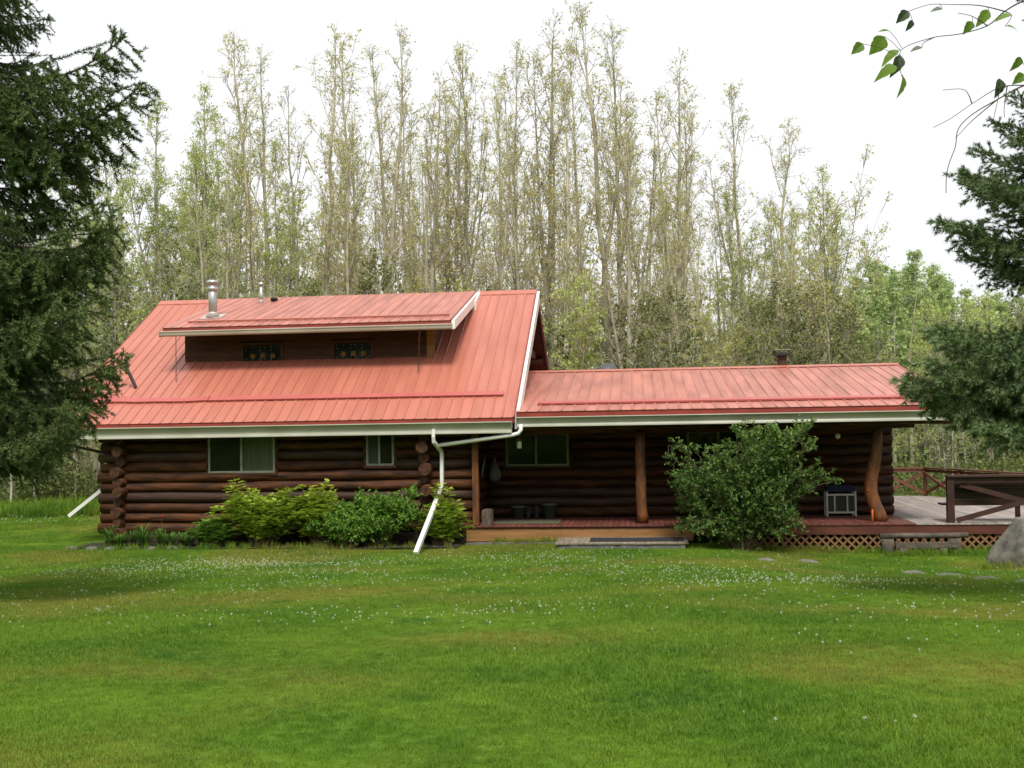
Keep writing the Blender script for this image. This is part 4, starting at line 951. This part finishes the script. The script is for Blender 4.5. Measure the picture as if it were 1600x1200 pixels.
# unseen wood behind the camera and at both sides, added to block low sky
n_ = 26000; w_ = rg.random(n_); X = np.where(w_ < .5, rg.uniform(-60, 60, n_), np.where(w_ < .75, rg.uniform(-62, -48, n_), rg.uniform(52, 66, n_))); Y = np.where(w_ < .5, rg.uniform(-34, -22, n_), rg.uniform(-30, 62, n_))
Z = 1.5 + (15 + 3 * np.sin(X * .4 + Y * .3)) * rg.random(n_) ** .8; L_ = rg.uniform(.8, 1.5, n_)
V, F, va = leaf_arrays(np.stack([X, Y, Z], 1), rg.normal(0, 1, (n_, 3)), rg.normal(0, 1, (n_, 3)), L_, L_ * .7, rg)
tag(link('unseen_woodland', np_mesh('unseen_woodland', V, F, 'leaf_mid', va)), 'unseen woodland around the lawn, added to block low sky light', 'woodland', kind='stuff')

# ---- conifers
def conifer_limb(seed, L, droop, upturn, nl, nw, per_m, tuft, matn, hang=.5, tw=1.0):
    """one limb along +x with side branchlets and twigs clothed in needles: (wood, needles)"""
    rng = np.random.default_rng(seed); wd = MB(); SEG = []
    K = 9; s = np.linspace(0, 1, K)
    st = np.stack([s * L, np.cumsum(rng.normal(0, .012 * L, K)), L * (-droop * np.sin(s * PI * .62) + upturn * s ** 3)], 1); st[0] = 0
    wd.tube(st, np.linspace(.006 + .011 * L, .004, K), 6, False)
    def at(f):
        k = f * (K - 1); i = min(int(k), K - 2); return st[i] + (st[i + 1] - st[i]) * (k - i), unit(st[i + 1] - st[i])
    SEG.append((at(.3)[0], st[-1], 1)); 
    for i in range(3, K - 1): SEG.append((st[i], st[i + 1], 1))
    nb = int(L * (10 if tuft else 15))
    for b_ in range(nb):
        f = .16 + .84 * (b_ + rng.random()) / nb; q, t = at(min(f, .995)); side = unit(np.cross(t, [0, 0, 1])) * (1 if b_ % 2 else -1)
        l = L * .40 * tw * (1.08 - f) ** .7 * rng.uniform(.6, 1.15) + .06
        d = unit(t * .75 + side * .8 + np.array([0, 0, rng.uniform(-hang, .15)]))
        e = q + d * l + np.array([0, 0, -hang * .22 * l]); m = (q + e) / 2 + np.array([0, 0, .02]); wd.tube([q, m, e], [.006, .005, .002], 3, False); SEG += [(q, m, 1), (m, e, 1)]
        for w_ in range(int(3 + l * 9)):
            g = rng.uniform(.2, 1); q2 = q + (e - q) * g; d2 = unit(d + rng.normal(0, .65, 3) + np.array([0, 0, -hang * .6])); l2 = l * rng.uniform(.2, .45) + .04
            SEG.append((q2, q2 + d2 * l2, 1))
    P = []; T = []
    for a, c, k in SEG:
        a = np.array(a); c = np.array(c); ln = np.linalg.norm(c - a); n = max(4, int(ln * per_m)); f = rng.random(n) if not tuft else 1 - .75 * rng.random(n) ** 1.6
        P.append(a + (c - a) * f[:, None]); T.append(np.repeat(unit(c - a)[None], n, 0))
    P = np.concatenate(P); T = np.concatenate(T); n = len(P)
    R_ = rng.normal(0, 1, (n, 3)); R_ = unit(R_ - T * (R_ * T).sum(1, keepdims=True)); D = unit(T * (.7 if not tuft else .85) + R_ * .8 + np.array([0, 0, .12])); S = unit(np.cross(D, rng.normal(0, 1, (n, 3))))
    ll = (nl * rng.uniform(.7, 1.25, n))[:, None]; V = np.stack([P - S * nw * .5, P + S * nw * .5, P + D * ll], 1)
    # fresh tips lighter
    va = np.clip(.16 + .6 * sst(.55 * L, L, P[:, 0]) * rng.random(n) + rng.normal(0, .13, n), 0, 1)
    return wd.data('branch', 'bark_spruce', True), np_mesh('needles', V.reshape(-1, 3), np.arange(n * 3).reshape(n, 3), matn, np.repeat(va, 3))
def conifer(name, label, X, Y, h, r0, protos, limbs, lean=0.):
    base = float(gzz(X, Y)); t = thing(name, label, 'tree', (X, Y, base))
    zs = np.linspace(-.2, h, 12); MB().tube([(lean * z / h, .03 * math.sin(z), z) for z in zs], [r0 * (1 - max(0, z) / h) ** .85 + .012 for z in zs], 12).build('trunk', 'bark_spruce', t, True)
    for (z, az, sc, pitch, k) in limbs:
        o = link('branch', protos[k][0], t); o.location = (lean * z / h, 0, z - base); o.rotation_euler = (rq.uniform(-.15, .15), -pitch, az); o.scale = (sc, sc * rq.uniform(.9, 1.1), sc)
        link('needles', protos[k][1], o)
    return t
SP = [conifer_limb(300 + k, 2.2, .20 + .05 * k, .22 + .06 * (k % 3), .048, .0115, 320, False, 'needle_spruce', 1.05) for k in range(5)]
limbs = []
zz = 3.15
while zz < 10.8:
    nn = 4 if zz < 7.6 else 8; a0 = rq.uniform(0, 6.28); Lz = 1.0 - .30 * max(0, (zz - 6.0) / 5.0)
    for j in range(nn):
        az = a0 + j * 2 * PI / nn + rq.uniform(-.3, .3); limbs.append((zz + rq.uniform(-.1, .1), az, Lz * (rq.uniform(.45, .78) if zz < 7.6 else rq.uniform(.6, .85)), rq.uniform(-.18, .10), rq.randint(0, 4)))
    zz += .47
# the limbs that stand out from its right side, reaching over the lawn
for z, az, sc, pi_, k in ((8.30, -.10, 1.17, .05, 0), (8.0, -.45, 1.0, .0, 3), (7.75, .05, 1.22, .04, 1), (7.6, -.3, 1.1, .0, 2), (7.25, -.15, 1.08, .0, 2), (6.85, -.05, .88, -.05, 3), (6.50, -.2, 1.12, -.18, 4), (6.3, -.35, 1.15, -.12, 2), (6.0, .15, 1.0, -.05, 0), (5.55, -.12, 1.06, -.05, 0), (5.2, -.5, 1.1, .0, 3), (4.85, -.2, 1.05, .0, 1), (4.45, .05, 1.02, -.02, 3), (4.2, -.1, 1.10, -.06, 2), (3.95, -.4, 1.05, -.12, 4), (3.65, -.1, .92, -.10, 0), (3.3, -.3, .8, -.1, 1)):
    limbs.append((z, az, sc, pi_, k))
conifer('spruce_tree', 'big dark drooping spruce beside the left end of the house', -7.75, 15.0, 14.5, .20, SP, limbs)
PN = [conifer_limb(320 + k, 2.0, .04 + .05 * k, .16 + .06 * (k % 3), .070, .0105, 330, True, 'needle_pine', .15, .95) for k in range(4)]
limbs = []
for z, az, sc, pi_, k in ((7.7, 3.0, .38, .25, 0), (7.35, 3.3, .40, .2, 1), (6.75, 3.1, .50, .15, 2), (6.5, 2.8, .58, .12, 0), (6.35, 3.4, .62, .05, 3), (6.15, 3.05, .70, .05, 1), (5.95, 2.6, .75, .0, 2), (5.75, 3.2, .86, .05, 0), (5.6, 3.5, .80, .0, 1), (5.45, 2.95, .92, .06, 3), (5.2, 3.25, .88, -.02, 2), (5.0, 2.8, .75, -.03, 1), (4.85, 3.1, .62, -.08, 0), (4.7, 3.4, .55, -.05, 3),
                          (4.15, 3.1, .98, -.10, 0), (4.05, 2.75, .95, -.06, 1), (3.95, 3.35, 1.02, -.10, 2), (3.75, 3.05, 1.18, -.06, 3), (3.6, 3.25, 1.12, -.05, 0), (3.5, 2.85, 1.08, -.10, 1), (3.4, 3.15, 1.12, -.13, 2), (3.3, 3.45, .95, -.12, 3), (3.25, 2.6, .9, -.1, 0), (3.15, 3.0, .78, -.16, 1), (3.05, 3.3, .66, -.2, 2)):
    limbs.append((z, az, sc, pi_, k))
zz = 3.1
while zz < 9.5:
    for j in range(4):
        az = rq.uniform(-1.7, 1.7); limbs.append((zz, az, rq.uniform(.45, .85), rq.uniform(-.1, .15), rq.randint(0, 3)))
    zz += .42
conifer('pine_tree', 'dark tufted pine overhanging the right end of the deck', 7.12, 13.0, 10.5, .15, PN, limbs)

# ---- birch whose twigs hang into the view
bx_, by_ = 2.75, 3.05; bz_ = float(gzz(bx_, by_))
bt = thing('birch_tree', 'overhanging birch twigs with a few bright green leaves against the sky', 'tree', (bx_, by_, bz_))
def bl(p_): return (p_[0] - bx_, p_[1] - by_, p_[2] - bz_)
MB().tube([(0, 0, -.2), (.02, 0, 1), (-.03, .02, 2), (.0, 0, 3.2), (.05, 0, 4.5)], [.10, .09, .08, .07, .04], 10).build('trunk', 'bark_aspen', bt, True)
tw = MB()
def smooth_path(c):
    c = [Vector(p_) for p_ in c]; o = []
    for i in range(len(c) - 1):
        p0, p1, p2, p3 = c[max(i - 1, 0)], c[i], c[i + 1], c[min(i + 2, len(c) - 1)]
        for t in (0, .25, .5, .75): o.append(.5 * ((2 * p1) + (p2 - p0) * t + (2 * p0 - 5 * p1 + 4 * p2 - p3) * t * t + (3 * p1 - p0 - 3 * p2 + p3) * t ** 3))
    return o + [c[-1]]
TW = [[(2.73, 3.05, 3.9), (2.1, 3.05, 4.22), (1.75, 3.03, 4.33), (1.55, 3.01, 4.362), (1.46, 3.0, 4.350), (1.40, 3.0, 4.32), (1.35, 3.0, 4.28), (1.27, 3.0, 4.258), (1.2, 3.0, 4.25), (1.12, 3.0, 4.225), (1.10, 3.0, 4.20), (1.095, 3.0, 4.165)],
      [(1.40, 3.0, 4.32), (1.33, 3.0, 4.338), (1.25, 3.01, 4.346), (1.19, 3.0, 4.343), (1.13, 3.0, 4.325)], [(1.35, 3.0, 4.28), (1.30, 2.98, 4.30), (1.26, 2.98, 4.31)], [(1.40, 3.0, 4.32), (1.41, 2.98, 4.30), (1.39, 2.98, 4.27)],
      [(1.10, 3.0, 4.20), (1.095, 2.99, 4.17), (1.105, 2.99, 4.13)], [(1.2, 3.0, 4.25), (1.17, 3.0, 4.235), (1.165, 3.0, 4.22)],
      [(2.74, 3.05, 3.7), (2.0, 3.05, 4.02), (1.7, 3.03, 4.10), (1.53, 3.01, 4.122), (1.45, 3.0, 4.11), (1.37, 3.0, 4.07), (1.30, 3.0, 4.03), (1.26, 3.0, 3.99), (1.25, 3.0, 3.94), (1.23, 3.0, 3.89), (1.222, 3.0, 3.85), (1.22, 3.0, 3.81)],
      [(1.45, 3.0, 4.11), (1.38, 3.0, 4.105), (1.30, 3.0, 4.06), (1.24, 3.0, 4.02), (1.19, 3.0, 3.995)], [(1.37, 3.0, 4.07), (1.31, 3.02, 4.02), (1.275, 3.02, 3.985), (1.26, 3.02, 3.97)], [(1.38, 3.0, 4.105), (1.37, 3.0, 4.06), (1.355, 3.0, 4.0)], [(1.40, 3.0, 4.108), (1.39, 3.0, 4.05), (1.39, 3.0, 4.02)], [(1.30, 3.0, 4.06), (1.28, 3.0, 4.10), (1.22, 3.0, 4.10)]]
for k, c in enumerate(TW):
    q = smooth_path(c); n_ = len(q)
    rd = [max(.0009, .0019 * (1 - i / (n_ - 1))) for i in range(n_)] if k not in (0, 6) else [float(np.interp(p_.x, [1.05, 1.3, 1.46, 2.1, 2.75], [.0008, .0014, .0024, .012, .028])) for p_ in q]
    tw.tube([bl(p_) for p_ in q], rd, 5, False)
tw.build('twigs', 'bark_twig', bt, True)
TWP = [Vector(v_) for v_ in tw.v]; pet = MB()
def birch_leaf(p_, d, nrm, L):
    p_ = Vector(bl(p_)); d = Vector(d).normalized(); s_ = d.cross(Vector(nrm)).normalized(); nn = s_.cross(d); q = []
    L *= .86; jw = rq.uniform(.75, 1.1); cu = rq.uniform(.05, .45); prof = [(0, 0), (.10, .20 * jw), (.22, .33 * jw), (.36, .36 * jw), (.45, .30 * jw), (.58, .29 * jw), (.70, .20 * jw), (.84, .11 * jw), (1, 0)]
    m = MB(); vs = []; 
    for f, w_ in prof:
        c = p_ + d * f * L - nn * (f * f * cu * L)
        vs += [c + s_ * w_ * L + nn * w_ * L * .35, c, c - s_ * w_ * L + nn * w_ * L * .35]
    fs = []
    for i in range(len(prof) - 1):
        fs += [(i * 3, i * 3 + 1, i * 3 + 4, i * 3 + 3), (i * 3 + 1, i * 3 + 2, i * 3 + 5, i * 3 + 4)]
    return m.add(vs, fs)
for p_, d, nrm, L, m in (((1.105, 3.0, 4.20), (-.35, -.1, -.9), (.4, -1, .3), .075, 'leaf_birch_dark'), ((1.10, 3.0, 4.215), (-.8, .1, -.55), (.1, -.6, .8), .075, 'leaf_birch'), ((1.06, 3.0, 4.255), (-.55, .2, -.75), (.3, -1, .2), .07, 'leaf_birch'), ((1.0, 3.0, 4.235), (-.7, 0, -.6), (.5, -.9, .5), .05, 'leaf_birch'), ((1.09, 2.99, 4.165), (-.95, 0, -.35), (.1, -.8, .6), .08, 'leaf_birch'), ((1.105, 2.99, 4.14), (-.15, .1, -1), (1, -.7, .1), .075, 'leaf_birch'), ((1.075, 3.0, 4.27), (-1, 0, 0), (0, -.5, 1), .038, 'leaf_birch'), ((1.165, 3.0, 4.222), (-.7, 0, -.2), (.1, -.7, .8), .042, 'leaf_birch_dark'),
                         ((1.13, 3.0, 4.325), (-.8, .1, -.7), (.2, -1, .3), .05, 'leaf_birch_dark'), ((1.14, 3.0, 4.30), (-.4, .1, -.9), (.6, -1, .3), .04, 'leaf_birch_dark'), ((1.355, 3.0, 4.325), (-.5, .1, -.7), (.3, -1, .4), .065, 'leaf_birch'), ((1.41, 2.98, 4.30), (-1, .1, -.15), (.1, -.6, .8), .055, 'leaf_birch'), ((1.395, 2.98, 4.27), (.7, 0, -.05), (.1, -.6, .8), .04, 'leaf_birch'), ((1.30, 2.98, 4.285), (-.6, 0, -.8), (.2, -1, .4), .045, 'leaf_birch'), ((1.225, 3.0, 4.33), (-.9, 0, -.1), (.1, -.7, .7), .04, 'leaf_birch_dark'), ((1.38, 3.0, 4.13), (-.15, 0, -1), (.6, -1, .2), .065, 'leaf_birch_dark'), ((1.44, 3.0, 4.19), (-.4, 0, -.8), (.5, -1, .2), .05, 'leaf_birch'), ((1.45, 3.0, 4.14), (-.7, 0, -.5), (.3, -1, .4), .045, 'leaf_birch')):
    # each leaf sits on its own short stalk joined to the twigs
    q_ = Vector(bl(p_)); nr = min(TWP, key=lambda a_: (a_ - q_).length); pet.tube([nr, (nr + q_) / 2 + Vector((0, 0, .004)), q_], .0008, 4, False) if (nr - q_).length > .002 else None
    me_ = birch_leaf(p_, d, nrm, L).data('leaf', m); a = me_.attributes.new('var', 'FLOAT', 'POINT'); a.data.foreach_set('value', [rq.random()] * len(me_.vertices)); link('leaf', me_, bt)
pet.build('petioles', 'bark_twig', bt, True)

# ================================================================== LAWN GRASS AND CLOVER (instanced tufts)
def tuft_mesh(seed, n, rad, h0, h1, wd):
    rng = np.random.default_rng(seed); a = rng.uniform(0, 2 * PI, n); r = rad * np.sqrt(rng.random(n)); P = np.stack([r * np.cos(a), r * np.sin(a), np.full(n, -.01)], 1)
    az = rng.uniform(0, 2 * PI, n); D = np.stack([np.cos(az), np.sin(az), np.zeros(n)], 1); S = np.stack([-np.sin(az), np.cos(az), np.zeros(n)], 1)
    h = rng.uniform(h0, h1, n)[:, None]; ln = rng.uniform(.15, .9, n)[:, None] * h; w_ = (wd * rng.uniform(.7, 1.3, n))[:, None]; up = np.array([0, 0, 1.])
    m = P + up * h * .6 + D * ln * .3
    V = np.stack([P - S * w_, P + S * w_, m + S * w_ * .8, m - S * w_ * .8, P + up * h + D * ln], 1).reshape(-1, 3); k = np.arange(n)[:, None] * 5
    F4 = np.concatenate([k, k + 1, k + 2, k + 3], 1); F3 = np.concatenate([k + 3, k + 2, k + 4, k + 4], 1)
    me = bpy.data.meshes.new('tuft'); F = [tuple(f) for f in F4.tolist()] + [tuple(f[:3]) for f in F3.tolist()]
    me.from_pydata(V.tolist(), [], F); at = me.attributes.new('var', 'FLOAT', 'POINT'); at.data.foreach_set('value', np.repeat(rng.random(n), 5).astype(np.float32))
    return me
def scatter(name, label, cat, pts, rots, scls, meshes, matn):
    srcs = []
    for k, me in enumerate(meshes):
        if not me.materials: me.materials.append(MATS[matn])
        srcs.append(bpy.data.objects.new(name + '_source', me))
    pm = bpy.data.meshes.new(name); pm.vertices.add(len(pts)); pm.vertices.foreach_set('co', np.asarray(pts, np.float32).ravel())
    a = pm.attributes.new('rot', 'FLOAT_VECTOR', 'POINT'); a.data.foreach_set('vector', np.asarray(rots, np.float32).ravel())
    a = pm.attributes.new('scl', 'FLOAT', 'POINT'); a.data.foreach_set('value', np.asarray(scls, np.float32))
    o = link(name, pm); tag(o, label, cat, kind='stuff')
    ng = bpy.data.node_groups.new(name, 'GeometryNodeTree'); ng.interface.new_socket('Geometry', in_out='INPUT', socket_type='NodeSocketGeometry'); ng.interface.new_socket('Geometry', in_out='OUTPUT', socket_type='NodeSocketGeometry')
    N = ng.nodes; L = ng.links; gi = N.new('NodeGroupInput'); go = N.new('NodeGroupOutput')
    jn = N.new('GeometryNodeJoinGeometry')
    for s_ in srcs:
        oi = N.new('GeometryNodeObjectInfo'); oi.inputs['Object'].default_value = s_; oi.inputs['As Instance'].default_value = True; L.new(oi.outputs['Geometry'], jn.inputs[0])
    ip = N.new('GeometryNodeInstanceOnPoints'); ip.inputs['Pick Instance'].default_value = True
    ar = N.new('GeometryNodeInputNamedAttribute'); ar.data_type = 'FLOAT_VECTOR'; ar.inputs['Name'].default_value = 'rot'
    as_ = N.new('GeometryNodeInputNamedAttribute'); as_.data_type = 'FLOAT'; as_.inputs['Name'].default_value = 'scl'
    L.new(gi.outputs[0], ip.inputs['Points']); L.new(jn.outputs[0], ip.inputs['Instance']); L.new(ar.outputs['Attribute'], ip.inputs['Rotation']); L.new(as_.outputs['Attribute'], ip.inputs['Scale']); L.new(ip.outputs[0], go.inputs[0])
    md = o.modifiers.new('scatter', 'NODES'); md.node_group = ng
    return o
rg = np.random.default_rng(21)
def footprint(X, Y):
    """True where the lawn is free (not under the house, deck, bed, step)"""
    dx = X; dy = Y - 28; u_ = dx * HU.x + dy * HU.y; v_ = dx * HV.x + dy * HV.y
    under = (u_ > -11.4) & (u_ < 14.6) & (v_ > -.1); bed = (u_ > -11.5) & (u_ < -1.35) & (v_ > -.95); stp = (u_ > 1.15) & (u_ < 4.4) & (v_ > -1.5); edge = (u_ > -1.25) & (u_ < 1.2) & (v_ > -.55)
    return ~(under | bed | stp | edge)
pts = []
for y0, y1, dn in ((3.6, 6.5, 330), (6.5, 10, 260), (10, 15, 165), (15, 21, 105), (21, 29, 75), (29, 44, 24)):
    half = .50 * y1 + 2.; A = 2 * half * (y1 - y0); n_ = int(A * dn); X = rg.uniform(-half, half, n_); Y = rg.uniform(y0, y1, n_); k = (np.abs(X) < .49 * Y + 1.6) & footprint(X, Y); pts.append(np.stack([X[k], Y[k]], 1))
pts = np.concatenate(pts); n_ = len(pts); Z = gzz(pts[:, 0], pts[:, 1])
tufts = [tuft_mesh(400 + k, 84, .11, .010, .030, .0013) for k in range(7)] + [tuft_mesh(410, 44, .08, .025, .050, .0016)]
sc = rg.uniform(.75, 1.2, n_) * (1 + .25 * np.sin(pts[:, 0] * 1.1 + np.sin(pts[:, 1]))) * np.interp(pts[:, 1], [5, 12, 20, 30], [1, 1.2, 1.6, 2.0])
scatter('lawn_grass', 'short mown green grass blades of the lawn', 'grass', np.column_stack([pts, Z]), np.column_stack([rg.normal(0, .08, n_), rg.normal(0, .08, n_), rg.uniform(0, 6.28, n_)]), sc, tufts, 'grass_blade')
# taller unmown fringe at walls, deck, bench and wood edge
fr = []
for u0, u1, v_, n_, w_ in ((-.6, 1.1, -.33, 70, .10), (5.0, 14.5, -.30, 260, .14), (-11.6, -1.4, -1.15, 150, .12), (9.0, 11.2, -.95, 60, .12), (10.2, 11.9, -4.2, 60, .25)):
    for _ in range(n_): p_ = h2w(rg.uniform(u0, u1), v_ + rg.normal(0, w_)); fr.append((p_.x, p_.y))
for _ in range(2600): fr.append((rg.uniform(-30, -12.5), rg.uniform(38.5, 44)))
for _ in range(1500): fr.append((rg.uniform(11, 34), rg.uniform(37.5, 42)))
fr = np.array(fr); n_ = len(fr); tall = [tuft_mesh(420 + k, 22, .09, .12, .26, .0042) for k in range(3)]
scatter('tall_grass', 'taller unmown grass along walls, deck skirt and wood edge', 'grass', np.column_stack([fr, gzz(fr[:, 0], fr[:, 1])]), np.column_stack([rg.normal(0, .1, n_), rg.normal(0, .1, n_), rg.uniform(0, 6.28, n_)]), np.where(fr[:, 1] > 36, rg.uniform(1.2, 2.4, n_), rg.uniform(.5, 1.0, n_)), tall, 'grass_blade')
# white clover blossoms in drifts
def clover(seed):
    rng = np.random.default_rng(seed); n = 34; D = unit(rng.normal(0, 1, (n, 3)) + np.array([0, 0, .35])); P = D * .003 + np.array([0, 0, .042])
    V, F, va = leaf_arrays(P, D, rng.normal(0, 1, (n, 3)), .011, .006, rng); k = len(V)
    V = np.concatenate([V, [(-.001, 0, 0), (.001, 0, 0), (.001, 0, .042), (-.001, 0, .042)]]); F = np.concatenate([F, [[k, k + 1, k + 2, k + 3]]]); va = np.concatenate([va, [1] * 4])
    return np_mesh('clover', V, F, 'clover_white', va)
cp = []
def drift(X, Y, sx, sy, n):
    a = rg.normal(0, 1, (n, 2)); cp.append(np.stack([X + a[:, 0] * sx, Y + a[:, 1] * sy], 1))
for X, Y, sx, sy, n in ((-6.2, 24.6, 1.6, .8, 520), (-7.6, 22.6, 1.3, .8, 330), (-4.2, 23.6, 1.2, .6, 260), (-5.2, 20.5, 1.8, .9, 260), (-3.4, 18.2, 1.0, 1.2, 110), (0.6, 24.6, 1.4, .8, 260), (1.2, 22.0, 1.4, 1.2, 220), (2.8, 19.0, 1.0, .9, 260), (4.3, 16.5, 1.2, .7, 330), (3.0, 16.2, .8, .6, 90), (-.6, 17.5, 1.5, 1.5, 120), (.4, 13.2, .8, .6, 60), (-.7, 12.2, .9, .5, 50), (-2.2, 12.4, .8, .4, 40), (5.6, 12.0, 1.5, .8, 90), (3.6, 9.8, 1.4, .7, 46), (4.6, 14, 1.6, 1.2, 110), (-5.8, 12.5, 1.6, 1.2, 60), (2.0, 6.1, .5, .12, 8), (-6, 17, 1.6, 1.5, 120), (8, 20, 1.8, 1.5, 90)): drift(X, Y, sx, sy, n)
n_ = 420; Yr = rg.uniform(5, 26, n_) ** .5 * 26 ** .5; cp.append(np.stack([rg.uniform(-.5, .5, n_) * Yr, Yr], 1))
n_ = 260; cp.append(np.stack([rg.uniform(-22, -13, n_), rg.uniform(36, 43, n_)], 1))
cp = np.concatenate(cp); cp = cp[footprint(cp[:, 0], cp[:, 1]) & (rg.random(len(cp)) < .8)]; n_ = len(cp)
scatter('clover_blossom', 'white clover blossoms dotted over the lawn in drifts', 'clover', np.column_stack([cp, gzz(cp[:, 0], cp[:, 1])]), np.column_stack([rg.normal(0, .2, n_), rg.normal(0, .2, n_), rg.uniform(0, 6.28, n_)]), rg.uniform(.75, 1.25, n_) * np.interp(cp[:, 1], [5, 12, 25, 40], [.72, .8, 1.0, 1.8]), [clover(430), clover(431)], 'clover_white')
